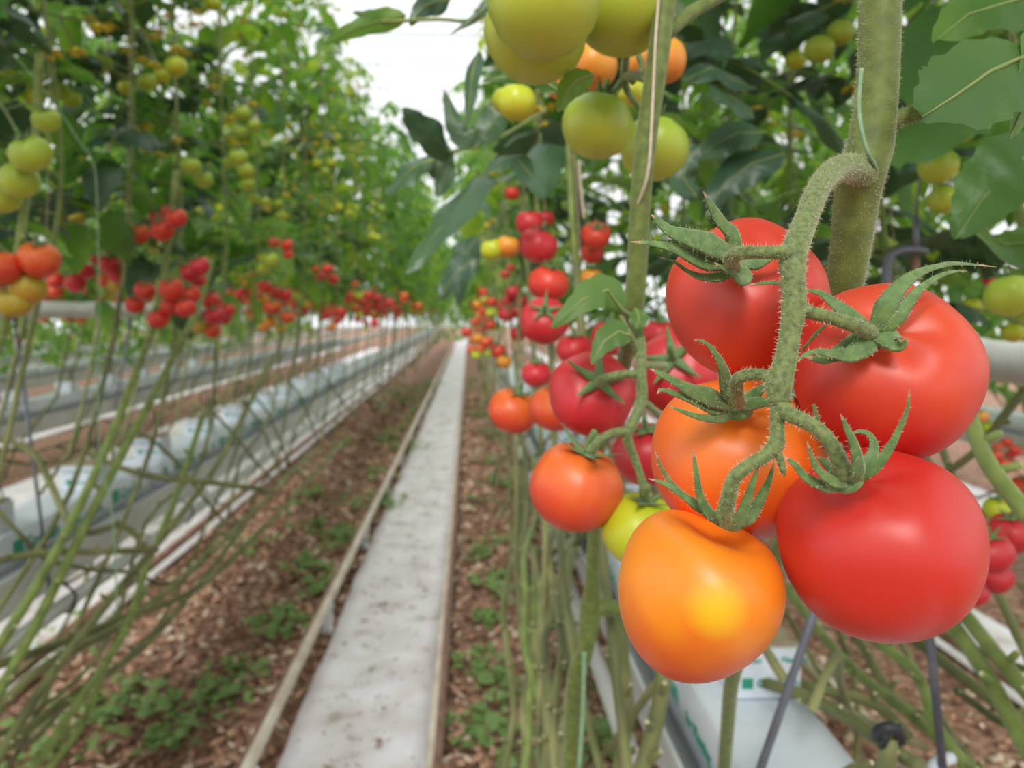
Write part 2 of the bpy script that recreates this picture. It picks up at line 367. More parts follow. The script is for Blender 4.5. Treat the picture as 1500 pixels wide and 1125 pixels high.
# green leaf cuttings in clumps
mb = MB()
def clump(x, y, rad, n, sz=.05):
    for k in range(n):
        a = r.random()*6.28; q = rad*r.random()**.6; c = Vector((x+math.cos(a)*q, y+math.sin(a)*q*1.5, .02+r.random()*.05))
        d = Vector((math.cos(a*3), math.sin(a*3), r.uniform(-.2, .5))).normalized()*sz*r.uniform(.6, 1.4)
        blade(mb, [c, c+d*.5+Vector((0, 0, .01)), c+d], d.length*.33, Vector((r.uniform(-.5, .5), r.uniform(-.5, .5), 1)).normalized(), 6, 2, teeth=3)
for px, py, rad, n in [(290, 1060, .16, 90), (340, 1010, .12, 60), (410, 925, .12, 70), (100, 1090, .2, 80), (180, 1040, .12, 50), (240, 1085, .1, 40), (560, 740, .2, 60), (500, 800, .16, 50), (720, 860, .09, 45), (700, 820, .08, 30), (735, 880, .06, 25), (700, 985, .08, 45), (735, 1020, .08, 45), (700, 1085, .1, 50), (740, 1110, .1, 60), (715, 920, .06, 30), (720, 680, .15, 40), (600, 660, .2, 40), (470, 870, .1, 40), (880, 1000, .12, 60), (890, 1100, .1, 50), (90, 950, .2, 40)]:
    rr = ray(px, py); p = O+rr*(-CAMZ/rr.z); clump(p.x, p.y, rad, n)
for k in range(70):
    y = 4+r.random()*12; x = r.choice((-.95, -.8, .15, .3, -1.3, 1.0))+r.uniform(-.15, .15); clump(x, y, .14, 14, .07)
tag(mb.build('leaf_litter', M['litter']), 'cut green leaves lying in clumps on the floor', 'leaves', None, 'stuff')

def sheet(cx, y0, y1, w, name_label):
    mb = MB(); vs = []; ny = int((y1-y0)/.06) if abs(cx+.38) < .1 else int((y1-y0)/.3); nx = 8; rr = random.Random(int(cx*10))
    for i in range(ny+1):
        y = y0+(y1-y0)*i/ny
        wl = w/2*(1+.07*noise.noise(Vector((cx, y*2.2, 1)))+.03*noise.noise(Vector((cx, y*9, 1)))); wr = w/2*(1+.05*noise.noise(Vector((cx, y*2.0, 7))))
        for j in range(nx+1):
            t = j/nx; x = cx-wl+(wl+wr)*t
            z = .012+.010*noise.noise(Vector((x*3, y*4, 3)))+.004*noise.noise(Vector((x*12, y*10, 9)))
            vs.append((x, y, z))
    W = nx+1; mb.add(vs, [(i*W+j, i*W+j+1, (i+1)*W+j+1, (i+1)*W+j) for i in range(ny) for j in range(nx)])
    o = mb.build('ground_sheet', M['sheet']); m = o.modifiers.new('s', 'SOLIDIFY'); m.thickness = .004; m.offset = 0
    tag(o, name_label, 'sheet'); return o
ords = {-5.12: 'fourth aisle to the left, behind three slab rows', -3.54: 'third aisle to the left, behind two slab rows', -1.96: 'aisle behind the near left slab row', -.38: 'x', 2.22: 'aisle behind the big hanging tomatoes', 3.9: 'far right aisle, beyond the nearer right one'}
sheet(-.38, 1.0, 40, .47, 'long white floor sheet with leaf crumbs between the two central rails')
for cx in AISLES:
    if cx != -.38: sheet(cx, .6, 30, .5 if cx < 0 else .42, 'white floor sheet in the '+ords[cx])
# crumbs on the sheet
mb = MB()
for k in range(420):
    y = 1.8+r.random()**1.6*9; x = -.38+r.gauss(0, .12)
    if abs(x+.38) > .21: continue
    s_ = r.uniform(.004, .013)
    for q in range(r.choice((1, 2, 4))):
        c = Vector((x+r.gauss(0, .012), y+r.gauss(0, .01), .026+.006*r.random())); a = r.random()*6.28
        e1 = Vector((math.cos(a), math.sin(a)*.6, .1))*s_; e2 = Vector((-math.sin(a), math.cos(a), .1))*s_*.4
        mb.add([c-e1, c-e2, c+e1, c+e2, c+Vector((0, 0, .004))], [(0, 1, 4), (1, 2, 4), (2, 3, 4), (3, 0, 4)], 0 if k % 5 else 1)
tag(mb.build('sheet_crumbs', [M['chip_a'], M['litter']], None, False), 'brown crumbs and leaf bits scattered on the white floor sheet', 'crumbs', None, 'stuff')

# rails with legs
def rail(x, inner, label, y1=34, group=None, legs=True):
    t = empty('pipe_rail', (x, .8, 0)); tag(t, label, 'rail', group)
    n = 10; mb = MB(); vs = []; R_ = .026
    ys = [.4, 1.5, 3, 6, 10, 20, y1]
    for y in ys:
        for k in range(n):
            a = 2*PI*(k+.5)/n; vs.append((x+R_*math.cos(a), y, .135+R_*math.sin(a)))
    for i in range(len(ys)-1):
        for k in range(n):
            a = 2*PI*(k+1)/n; side = math.cos(a)*inner
            mb.add([vs[i*n+k], vs[i*n+(k+1) % n], vs[(i+1)*n+(k+1) % n], vs[(i+1)*n+k]], [(0, 1, 2, 3)], 1 if side > .25 and math.sin(a) > -.6 else 0)
    me = mb.mesh('pipe', [M['rust'], M['rail_white']]); obj('pipe', me, t)
    if legs:
        leg = None
        for k in range(9):
            y = 2.16+1.25*k
            if leg is None:
                b = MB(); b.box(-.022, .022, -.004, .004, 0, .115); b.box(-.024, .024, -.03, .03, 0, .006); b.tube([(-.028, 0, .125), (-.02, 0, .108), (0, 0, .102), (.02, 0, .108), (.028, 0, .125)], .006, 5); leg = b.mesh('leg', M['white_metal'], False)
            o = bpy.data.objects.new('leg', leg); COL.objects.link(o); o.parent = t; o.location = (inner*.006, y-.8, .006)
rail(-.655, 1, 'brown and cream pipe rail along the left edge of the central sheet')
rail(-.112, -1, 'brown and cream pipe rail along the right edge of the central white sheet')
rail(-1.66, -1, 'brown pipe rail under the near left slab row, beside its white sheet', legs=False)
rail(-2.24, 1, 'brown pipe rail on the far side of the aisle behind the near left slab row', legs=False)
rail(1.27, -1, 'cream pipe rail running behind the big tomatoes, nearest the right slab row')
rail(1.93, 1, 'cream pipe rail on the far side of the right aisle, nearest its sheet', legs=False)

# gutters, slabs, blocks
def gutter(cx, label, full):
    t = empty('hanging_gutter', (cx, .5, .68)); tag(t, label, 'gutter')
    prof = [(-.108, .805), (-.100, .805), (-.088, .72), (-.05, .70), (.05, .70), (.088, .72), (.100, .805), (.108, .805), (.094, .705), (.05, .685), (-.05, .685), (-.094, .705)]
    mb = MB(); ys = [-.6, 2, 5, 10, 20, 34]; n = len(prof)
    vs = [(cx+x, y, z) for y in ys for x, z in prof]
    mb.add(vs, [(i*n+k, i*n+(k+1) % n, (i+1)*n+(k+1) % n, (i+1)*n+k) for i in range(len(ys)-1) for k in range(n)])
    obj('trough', mb.mesh('trough', M['white_metal'], False), t)
    for sg in ((-1, 1) if full else ()):
        b = MB(); b.tube([(cx+sg*.115, y, .655) for y in (-.5, 3, 8, 30)], .019, 8); b.build('grow_pipe', M['white_metal'], t)
    if full:
        hk = None
        for k in range(7):
            y = 1.2+.9*k
            b = MB(); b.tube(smooth_path([(cx-.10, y, .72), (cx-.145, y, .68), (cx-.12, y, .63), (cx-.09, y, .65)], 3), .004, 5)
            b.tube(smooth_path([(cx+.10, y, .72), (cx+.145, y, .68), (cx+.12, y, .63), (cx+.09, y, .65)], 3), .004, 5)
            b.build('pipe_hook', M['black'], t)
    return t
gutter(-1.22, 'white hanging gutter carrying the near left row of slabs', True)
gutter(.40, 'white hanging gutter carrying the slabs under the big tomatoes', True)
gutter(-2.75, 'white hanging gutter of the second slab row to the left', False)
gutter(-4.33, 'white hanging gutter of the third slab row to the left', False)
gutter(-5.9, 'white hanging gutter of the fourth slab row to the left', False)
gutter(-7.5, 'white hanging gutter of the fifth slab row to the left', False)
gutter(2.95, 'white hanging gutter of the far right slab row', False)
def rounded_slab():
    mb = MB(); L, W, H = .98, .150, .100; nx, ny = 8, 24; vs = []
    # closed skin: profile around the width, swept along the length
    prof = [(-.5, 0), (-.505, .5), (-.5, .9), (-.47, .97), (-.25, 1.0), (0, 1.01), (.25, 1.0), (.47, .97), (.5, .9), (.505, .5), (.5, 0)]
    n = len(prof)
    for i in range(ny+1):
        y = L*i/ny; e = min(1, min(i, ny-i)/1.2+.8)
        for a, b in prof:
            nn = .006*noise.noise(Vector((a*4, y*7, b*3)))
            vs.append(((a*W)*(1+nn*4), y+.01*(1-e)*(-1 if i < 3 else 1), b*H*(.8+.2*e)+nn*(b > .5)))
    fs = [(i*n+k, (i+1)*n+k, (i+1)*n+(k+1) % n, i*n+(k+1) % n) for i in range(ny) for k in range(n)]
    fs += [tuple(range(n)), tuple(ny*n+k for k in range(n-1, -1, -1))]
    mb.add(vs, fs); return mb.mesh('film', M['film'])
SLAB = rounded_slab()
def text_mesh(txt, size, name='lettering'):
    c = bpy.data.curves.new('t', 'FONT'); c.body = txt; c.size = size; c.extrude = .0004; c.offset = size*.018; c.resolution_u = 2
    o = bpy.data.objects.new('t', c); COL.objects.link(o); bpy.context.view_layer.update()
    me = bpy.data.meshes.new_from_object(o.evaluated_get(bpy.context.evaluated_depsgraph_get())); bpy.data.objects.remove(o)
    me.name = name; me.materials.clear(); me.materials.append(M['print']); return me
def logo_box(x, y, s_):
    mb = MB(); mb.box(x, x+s_, y, y+s_, 0, .0008); mb.box(x+s_*.3, x+s_*.75, y+s_*.3, y+s_*.75, .0008, .001); return mb
T_SIDE = text_mesh('0L', .052); T_BRAND = text_mesh('Grodan', .054); T_SMALL = text_mesh('for Planting', .026); T_BLOCK = text_mesh('Grodan', .020); T_BLOCK2 = text_mesh('Grodan   for Planting', .012)
b_ = logo_box(0, 0, .042); LOGO = b_.mesh('logo', M['print'], False)
b_ = logo_box(0, 0, .016); LOGO_S = b_.mesh('logo', M['print'], False)
def on_side(me, name, par, x, y, z, sgn):
    o = bpy.data.objects.new(name, me); COL.objects.link(o); o.parent = par; o.location = (x, y, z)
    # lettering stands on a side wall that looks to +X (sgn 1) or -X (sgn -1)
    o.rotation_euler = (PI/2, 0, PI/2 if sgn > 0 else -PI/2); return o
def ordinal(n): return ['nearest', 'second', 'third', 'fourth', 'fifth', 'sixth', 'seventh', 'eighth', 'ninth', 'tenth', 'eleventh', 'twelfth'][n]
def slab_row(cx, y0, n, where, face, detail=True):
    for k in range(n):
        y = y0+1.06*k; t = empty('growing_slab', (cx, y, .800))
        if k < 8 and detail: tag(t, f'white film wrapped growing slab, {ordinal(k)} along {where}', 'slab', 'growing slabs')
        else: tag(t, f'small distant white slab further along {where}', 'slab', f'distant slabs {where}')
        o = bpy.data.objects.new('film', SLAB); COL.objects.link(o); o.parent = t
        if detail and k < 6:
            xs = face*.0765
            for q, (me, nm, dy) in enumerate([(T_SIDE, 'lettering', .03), (LOGO, 'logo', .14), (T_BRAND, 'lettering', .19), (T_SMALL, 'lettering', .40), (T_SIDE, 'lettering', .57), (LOGO, 'logo', .68), (T_BRAND, 'lettering', .73)]):
                yy = dy if face > 0 else .96-dy
                on_side(me, nm, t, xs, yy, .032, face)
def block(cx, y, label, group=None, prt=True):
    t = empty('propagation_block', (cx, y, .901)); tag(t, label, 'block', group)
    me = BLK; o = bpy.data.objects.new('wrap', me); COL.objects.link(o); o.parent = t
    o = bpy.data.objects.new('wool_top', BLKT); COL.objects.link(o); o.parent = t
    if prt:
        for me, nm, x, z in ((T_BLOCK2, 'lettering', -.044, .052), (LOGO_S, 'logo', -.035, .014), (T_BLOCK, 'lettering', -.014, .015)):
            o = bpy.data.objects.new(nm, me); COL.objects.link(o); o.parent = t; o.location = (x, -.0502, z); o.rotation_euler = (PI/2, 0, 0)
    b = MB(); b.tube([(cx+.03, y+.02, .95), (cx+.03, y+.015, 1.04)], .003, 5); b.tube(smooth_path([(cx+.03, y+.015, 1.04), (cx+.02, y+.05, 1.09), (cx-.03, y+.1, 1.05), (cx-.05, y+.2, .91)], 4), .0025, 5)
    b.build('drip_peg', M['black'], t)
mb = MB(); mb.box(-.05, .05, -.05, .05, 0, .072); BLK = mb.mesh('wrap', M['film'], False)
mb = MB(); mb.box(-.045, .045, -.045, .045, .072, .079); BLKT = mb.mesh('wool_top', M['dirt'], False)
slab_row(-1.22, .75, 22, 'the near left gutter', 1)
slab_row(.40, -.52, 22, 'the right gutter under the big tomatoes', -1)
slab_row(-2.75, 1.6, 14, 'the second gutter to the left', 1, False)
slab_row(-4.33, 2.6, 12, 'the third gutter to the left', 1, False)
slab_row(-5.9, 4, 10, 'the fourth gutter to the left', 1, False)
slab_row(-7.5, 5, 10, 'the fifth gutter to the left', 1, False)
slab_row(2.95, 1.6, 8, 'the far right gutter', -1, False)
for k in range(12):
    y = 1.42+.52*k
    block(-1.21, y, f'white wrapped cube with green print on the left slabs, {ordinal(k)} of its line' if k < 8 else 'small distant white cube on the near left slabs', 'cubes on the left slabs', k < 8)
for k in range(10):
    y = 1.08+.52*k
    block(.418, y, ('white wrapped cube with green print just below the amber tomato' if k == 0 else f'white wrapped cube on the right slabs, {ordinal(k)} counted from the amber tomato') if k < 5 else 'distant white cube hidden among stems on the right slabs', 'cubes on the right slabs', k < 5)
for k in range(9):
    block(-2.75, 3.0+.6*k, 'white wrapped cube on the second slab row to the left', 'cubes on the second left slab row', False)

# pale pipes at eye height behind the rows
def long_pipe(x, z, rad, y0, y1, label):
    t = empty('heating_pipe', (x, y0, z)); tag(t, label, 'pipe')
    b = MB(); b.tube([(x, y0, z), (x, (y0+y1)/2, z), (x, y1, z)], rad, 16); b.build('tube', M['pipe'], t)
    for k in range(3):
        y = y0+.9+3.0*k
        b = MB(); b.tube([(x, y-.03, z), (x, y+.03, z)], rad*1.08, 16); b.build('collar', M['white_metal'], t)
long_pipe(-2.35, 1.455, .048, 1.0, 16, 'thick pale grey pipe running level behind the left tomato bunches')
long_pipe(1.42, 1.315, .056, 1.2, 4, 'thick pale grey pipe ending behind the large right red tomato')

# roof: trusses, bars, panes
t = empty('ceiling', (0, 0, 4.6)); tag(t, 'white greenhouse glass roof on thin steel bars', None, None, 'structure')
bar = MB(); bar.tube([(-9, 0, 0), (9, 0, 0)], .016, 6); bar_me = bar.mesh('roof_bar', M['roof'])
for k in range(30):
    o = bpy.data.objects.new('roof_bar', bar_me); COL.objects.link(o); o.parent = t; o.location = (0, 1.5+1.1*k, .0)
lb = MB(); lb.tube([(0, -1, 0), (0, 37, 0)], .02, 6); lb_me = lb.mesh('roof_beam', M['roof'])
for x in (-8, -4, 0.9, 4, 8):
    o = bpy.data.objects.new('roof_beam', lb_me); COL.objects.link(o); o.parent = t; o.location = (x, 0, .25)
pn = MB(); pn.box(0, 1.98, 0, 2.18, 0, .004); pn_me = pn.mesh('pane', M['glass'], False)
for i in range(9):
    for k in range(12):
        o = bpy.data.objects.new('pane', pn_me); COL.objects.link(o); o.parent = t; o.location = (-9+2*i, -.7+2.2*k, .3)
# crop wires along the rows
for x, lab in ((-1.35, 'outer'), (-.95, 'inner')):
    b = MB(); b.tube([(x, -1, 4.0), (x, 34, 4.0)], .003, 4); tag(b.build('crop_wire', M['steel']), f'thin steel wire above the left row, {lab} of the two', 'wire')
for x, lab in ((.18, 'aisle side'), (.70, 'far side')):
    b = MB(); b.tube([(x, -1, 4.0), (x, 34, 4.0)], .003, 4); tag(b.build('crop_wire', M['steel']), f'thin steel wire above the right row, {lab}', 'wire')

# ------------------------------------------------------------------ vines
VINES = []
def stem_path(xs, X, yb, run, r):
    low = r.uniform(.34, .62); j = lambda a: r.uniform(-a, a)
    sg = 1 if X > xs else -1
    y0 = yb+run
    return [Vector(p) for p in [(xs, yb, .98), (xs+sg*.05, yb+.04, 1.03), (xs+sg*.13, yb+.16, .86+j(.05)), (X+j(.05), yb+.35, low+.12), (X+j(.06), yb+.7, low+j(.04)),
            (X+j(.06), yb+run*.5, low+.02+j(.05)), (X+j(.04), y0-.85, low+.20), (X+j(.03), y0-.45, .98+j(.08)), (X, y0-.15, 1.42), (X+j(.02), y0-.02, 1.8), (X+j(.03), y0, 2.4), (X+j(.02), y0, 3.2), (X, y0, 3.98)]]
flower = MB()
for q in range(3):
    c = Vector((.03*math.cos(q*2.1), .03*math.sin(q*2.1), -.02*q))
    for k in range(5):
        a = k*2*PI/5; d = Vector((math.cos(a), math.sin(a), -.5))*.016
        flower.tube([c, c+d*.5, c+d], [.002, .005, .001], 4, 0, .3)
    flower.tube([c, c+Vector((0, 0, -.012))], .0025, 5)
for q in range(3):
    flower.tube([(-.06, 0, .02), (-.02, 0, .01), Vector((.03*math.cos(q*2.1), .03*math.sin(q*2.1), -.02*q))], .0015, 4, 1)
FLOWER = flower.mesh('flower_spray', [M['flower'], M['stem']])
def vine(xs, X, y0, label, group, detail, seed, run=None, z0=1.62, leafn=18, inward=None, skipleaf=None, thick=.0056, lowf=False):
    r = random.Random(seed); run = run or r.uniform(1.9, 2.7); yb = y0-run
    t = empty('tomato_vine', (X, y0, 0)); tag(t, label, 'tomato vine', group)
    pts = stem_path(xs, X, yb, run, r)
    if detail == 0: pts = pts[3:]; thick = .0085
    P = smooth_path(pts, 4 if detail == 2 else 2 if detail == 1 else 1); n = len(P)
    cut = min(range(n), key=lambda i: abs(P[i].z-1.5)+(0 if P[i].y > y0-.6 else 9))
    b = MB(); b.tube(P[:cut+1], [thick*(1.1 if i % 4 else 1.25) for i in range(cut+1)], 6 if detail else 4, 0, cap=False)
    if detail == 2:
        for i in range(4, cut, 3):       # stubs where the leaves were cut away
            a = r.random()*6.28; d = Vector((math.cos(a), math.sin(a)*.4, .5)).normalized()
            b.tube([P[i], P[i]+d*.014, P[i]+d*.019], [.0045, .004, .003], 5, 0); b.tube([P[i]+d*.019, P[i]+d*.0205], [.003, .0015], 5, 1)
    b.build('bare_stem', [M['old_stem'], M['scar']], t)
    b = MB(); b.tube(P[cut:], [thick*(1-.45*i/(n-cut)) for i in range(n-cut)], 6 if detail else 4, 0); b.build('leafy_stem', M['stem'], t)
    top = P[cut:]
    def sp(z):
        for i in range(len(top)-1):
            if top[i].z <= z <= top[i+1].z: return top[i].lerp(top[i+1], (z-top[i].z)/max(1e-6, top[i+1].z-top[i].z))
        return top[-1] if z > top[-1].z else top[0]
    VINES.append((t, sp, X, y0))
    if detail:
        s_ = MB(); s_.tube([sp(1.5)+Vector((.007, -.004, 0)), sp(2.0)+Vector((-.008, -.003, 0)), sp(2.6)+Vector((.008, -.003, 0)), Vector((X, y0, 4.0))], .0012, 4); s_.build('support_string', M['twine'], t)
        for k in range(leafn):
            z = z0+(3.85-z0)*(k/leafn)**1.12+r.uniform(-.03, .03); a = k*2.4+r.uniform(-.4, .4)+seed
            me = r.choice(LEAF_HI if detail == 2 else LEAF_MID)
            if inward:                              # leaves brushed back from the aisle by the trolleys
                dx = math.cos(a)
                if dx*inward < -.45: a = PI-a
            sc = r.uniform(.75, 1.1)*(.75+.25*min(1, (3.9-z)))
            if skipleaf and skipleaf(z, a): continue
            o = bpy.data.objects.new('leaf', me); COL.objects.link(o); o.parent = t
            p = sp(z); o.location = (p.x-X, p.y-y0, z); o.rotation_euler = (r.uniform(-.3, .3), r.uniform(-.35, .3), a); o.scale = (sc, sc, sc)
        for k in range(5):
            z = r.uniform(1.9, 3.6); p = sp(z); a = r.random()*6.28
            o = bpy.data.objects.new('flower_spray', FLOWER); COL.objects.link(o); o.parent = t; o.location = (p.x-X+.07*math.cos(a), p.y-y0+.07*math.sin(a), z); o.rotation_euler = (0, 0, a); o.scale = (1.9,)*3
    else:
        o = bpy.data.objects.new('foliage', LOW[seed % 3] if lowf else FAR[seed % 4]); COL.objects.link(o); o.parent = t; o.rotation_euler = (0, 0, seed*1.3); tag(o, kind='stuff')
    return t
def row(xs, X, ys, what, det, inward, leafn=18, seed0=0, z0=1.62):
    for i, y in enumerate(ys):
        d = det(y)
        if i < 10 and d: lab = f'leafy tomato vine in {what}, {ordinal(i)} from the camera'; g = f'vines in {what}'
        else: lab = f'vine merging into the distance in {what}'; g = f'distant vines in {what}'
        vine(xs, X, y, lab, g, d, seed0+i, leafn=leafn, inward=inward, z0=z0, lowf=(X < -4 or X > 2.5 or y > 33.5))
# left row, both sides
yl = [1.55, 1.98, 2.4, 2.85, 3.3, 3.8, 4.3, 4.8, 5.4, 6.0, 6.7, 7.4, 8.2, 9]+[9.7+.62*k for k in range(36)]
row(-1.22, -1.0, yl, 'the aisle side of the left row', lambda y: 2 if y < 3.5 else 1 if y < 9 else 0, -1, 27, 100, 1.70)
row(-1.22, -1.42, [1.7+.5*k for k in range(14)]+[9+1.0*k for k in range(20)], 'the far side of the left row', lambda y: 1 if y < 6.6 else 0, 1, 20, 200, 1.64)
row(-2.75, -2.6, [2.6+.7*k for k in range(20)], 'the second row to the left', lambda y: 0, 0, 0, 300)
row(-4.33, -4.3, [4.0+.9*k for k in range(20)], 'the third row to the left', lambda y: 0, 0, 0, 400)
row(-5.9, -5.9, [5+1.0*k for k in range(22)], 'the fourth row to the left', lambda y: 0, 0, 0, 450)
row(-7.5, -7.5, [7+1.0*k for k in range(22)], 'the fifth row to the left', lambda y: 0, 0, 0, 480)
row(-9.1, -9.1, [9+1.1*k for k in range(20)], 'the outermost row to the left', lambda y: 0, 0, 0, 520)
row(-2.75, -2.95, [2.3+.8*k for k in range(18)], 'the back of the second row to the left', lambda y: 0, 0, 0, 560)
# right row
row(.40, .16, [1.25, 1.7, 2.15, 2.65, 3.2, 3.8, 4.4, 5.1, 5.8, 6.6, 7.4]+[8.2+.8*k for k in range(26)], 'the aisle side of the right row', lambda y: 2 if y < 3 else 1 if y < 8 else 0, 1, 20, 500, 1.78)
row(.40, .78, [1.15, 1.5, 1.9, 2.35, 2.8, 3.3, 3.9, 4.5]+[5.2+.8*k for k in range(12)], 'the far side of the right row', lambda y: 2 if y < 2.5 else 1 if y < 5 else 0, 0, 32, 600, 1.42)
row(2.95, 2.0, [1.3+.5*k for k in range(14)], 'the far right row', lambda y: 0, 0, 0, 700)
row(2.95, 3.0, [1.6+.7*k for k in range(12)], 'the back of the far right row', lambda y: 0, 0, 0, 730)
row(3.9, 3.9, [2.5+.9*k for k in range(10)], 'the outermost row to the right', lambda y: 0, 0, 0, 750)

# the rows go on beside and behind the camera; unseen tops added for shade
for i, (X, y) in enumerate([(a_, -1.8-.8*k_) for k_ in range(9) for a_ in (.30, .9, -1.1, -1.6)]+[(.38, -1.1), (.38, -.5), (.38, .1), (.34, .6), (.78, -1.1), (.78, -.6), (.78, 0), (.78, .5), (-1.0, -1.2), (-1.0, -.6), (-1.0, 0), (-1.0, .6), (-1.0, 1.1), (-1.4, -1), (-1.4, 0), (-1.4, 1)]):
    xs = .40; t = empty('tomato_vine', (X, y, 0)); tag(t, f"unseen overhead leafy vine, added for shade by the camera in the {'right' if X > 0 else 'left'} row", 'tomato vine', f"unseen overhead vines of the {'right' if X > 0 else 'left'} row")
    b = MB(); b.tube([(X, y, 2.0), (X, y, 3.0), (X, y, 4.0)], .006, 5); b.build('stem', M['stem'], t)
    o = bpy.data.objects.new('foliage', FARTOP[i % 2]); COL.objects.link(o); o.parent = t; o.rotation_euler = (0, 0, i*1.3); tag(o, kind='stuff')
for i in range(12):
    x = -2.0+.28*i; t = empty('tomato_vine', (x, 36.5, 0)); tag(t, 'tomato vine closing the view at the far end of the path', 'tomato vine', 'vines at the far end of the path')
    b = MB(); b.tube([(x, 36.5, 0), (x, 36.5, 2.0), (x, 36.5, 4.0)], .006, 4); b.build('stem', M['stem'], t)
    for q in (0, -.8):
        o = bpy.data.objects.new('foliage', LOW[i % 3]); COL.objects.link(o); o.parent = t; o.location = (0, 0, q); o.rotation_euler = (0, 0, i+q); tag(o, kind='stuff')
# ------------------------------------------------------------------ hero vine with its truss
def D(px, py, d, rpx): return at(px, py, d), rpx*d/FPX
hv = empty('tomato_vine', at(1265, 255, .33)); tag(hv, 'nearest vine, thick downy stem carrying the cluster of five big tomatoes', 'tomato vine')
pp = [(1296, -60, .335, 29), (1290, 0, .335, 29), (1287, 90, .335, 29), (1282, 160, .335, 30), (1274, 215, .335, 33), (1262, 252, .335, 35), (1255, 290, .34, 32), (1249, 340, .345, 29.5), (1240, 400, .352, 27.5), (1232, 450, .36, 25), (1225, 560, .385, 20), (1190, 700, .44, 17), (1120, 860, .58, 13), (1075, 985, .74, 11), (1066, 1060, .84, 10), (1058, 1160, .93, 9)]
pts = [D(*q) for q in pp]; P, Rr = smooth_path([p for p, _ in pts], 6, [x for _, x in pts])
b = MB(); b.tube(P, Rr, 18); b.tube(smooth_path([P[-1], P[-1]+Vector((.02, .03, -.03)), Vector((.42, 1.19, .98))], 4), Rr[-1], 8); b.build('stem', M['stem_hero'], hv)
HAIR = MB()
def hairs(P, Rr, dens, ln=.0016, seed=1):
    r = random.Random(seed)
    for i in range(len(P)-1):
        seg = (P[i+1]-P[i]).length; t = (P[i+1]-P[i]).normalized(); s1 = t.cross(Fv).normalized(); s2 = t.cross(s1)
        for k in range(int(seg*dens*Rr[i]/.004)+1):
            a = r.random()*2*PI; d = s1*math.cos(a)+s2*math.sin(a); q = r.random()
            c = P[i].lerp(P[i+1], q)+d*Rr[i]*.97; l = ln*r.uniform(.4, 1.3); e = (d+t*r.uniform(-.5, .5)).normalized()*l
            wv = t*.00009; w2 = t.cross(d)*.00009
            HAIR.add([c-wv, c+wv, c+w2, c+e], [(0, 1, 3), (1, 2, 3), (2, 0, 3)])
hairs(P[:58], Rr, 9000)
# leaf stalk to the right and its leaf
q = [D(1290, 190, .337, 17), D(1320, 172, .335, 12), (D(1355, 163, .33, 11)), D(1390, 155, .325, 9), D(1425, 140, .33, 8)]
P1, R1 = smooth_path([a for a, _ in q], 5, [x for _, x in q]); b = MB(); b.tube(P1, R1, 12); b.build('leaf_stalk', M['stem_hero'], hv); hairs(P1, R1, 9000, seed=4)
def big_leaf(par, path, wpx, mat='leaf_near', facing=None, n=22, label=None, **kw):
    pts = [at(*p) for p in path]; d = sum(p[2] for p in path)/len(path); m = MB()
    blade(m, pts, wpx*d/FPX, (facing or -Fv), n, 8, teeth=7, tooth=.10, fold=kw.get('fold', .18), wav=kw.get('wav', .1))
    # mid vein
    m.tube([p+(-Fv)*.0004 for p in pts], [.0011, .0009, .0006, .0003][:len(pts)] if len(pts) <= 4 else .0007, 4, 1, cap=False)
    o = m.build('leaf', [M[mat], M['stem']], par)
    if label: o['label'] = label
    return o
fl = (-Fv+Uv*.5).normalized()
big_leaf(hv, [(1520, 75, .335), (1450, 105, .326), (1400, 140, .318), (1350, 172, .312)], 78, facing=fl)
big_leaf(hv, [(1545, 20, .36), (1520, 80, .34), (1500, 150, .33), (1478, 205, .325)], 40, facing=(-Fv+Rv*.8).normalized(), label='leaf with a browned edge')
big_leaf(hv, [(1560, -20, .5), (1490, 0, .48), (1420, 20, .47), (1370, 60, .46)], 50, 'leaf', facing=fl)
big_leaf(hv, [(1590, 210, .55), (1500, 230, .5), (1440, 290, .5), (1400, 350, .5)], 55, 'leaf', facing=fl)
big_leaf(hv, [(1600, 380, .62), (1540, 350, .6), (1470, 360, .6), (1400, 300, .6)], 45, 'leaf', facing=(Uv-Fv).normalized())
# the truss axis
tp = [(1272, 262, .335, 24), (1250, 246, .322, 21), (1222, 250, .305, 18), (1200, 275, .287, 17), (1183, 315, .273, 17), (1170, 350, .262, 18.5), (1161, 376, .256, 20), (1162, 410, .253, 17), (1163, 448, .251, 18), (1157, 490, .25, 15.5), (1150, 530, .249, 16.5), (1141, 562, .248, 20), (1143, 590, .247, 15.5)]
def tubes(mb_, spec, n=14, k=6):
    q = [D(*s_) for s_ in spec]; P_, R_ = smooth_path([a for a, _ in q], k, [x for _, x in q]); mb_.tube(P_, R_, n); hairs(P_, R_, 10000, .0014, seed=int(spec[0][0])); return P_
b = MB()
tubes(b, tp, 18)
tubes(b, [(1160, 372, .256, 13), (1140, 370, .252, 10), (1110, 370, .256, 9.5), (1082, 371, .262, 10.5), (1072, 379, .27, 11.5), (1076, 392, .284, 11), (1080, 398, .293, 9)])           # to the upper tomato
tubes(b, [(1163, 450, .252, 13), (1185, 457, .251, 10.5), (1215, 465, .252, 10), (1245, 475, .252, 10.5), (1268, 484, .256, 12), (1280, 489, .262, 12)])    # to the right tomato
tubes(b, [(1142, 560, .249, 12), (1120, 550, .251, 9), (1098, 549, .255, 9), (1080, 556, .26, 9.5), (1079, 572, .266, 10), (1082, 590, .278, 11)])    # to the orange one
tubes(b, [(1141, 590, .247, 14), (1152, 604, .245, 12), (1180, 618, .241, 11), (1205, 635, .238, 11), (1224, 662, .237, 11.5), (1238, 697, .240, 14)])   # to the large one
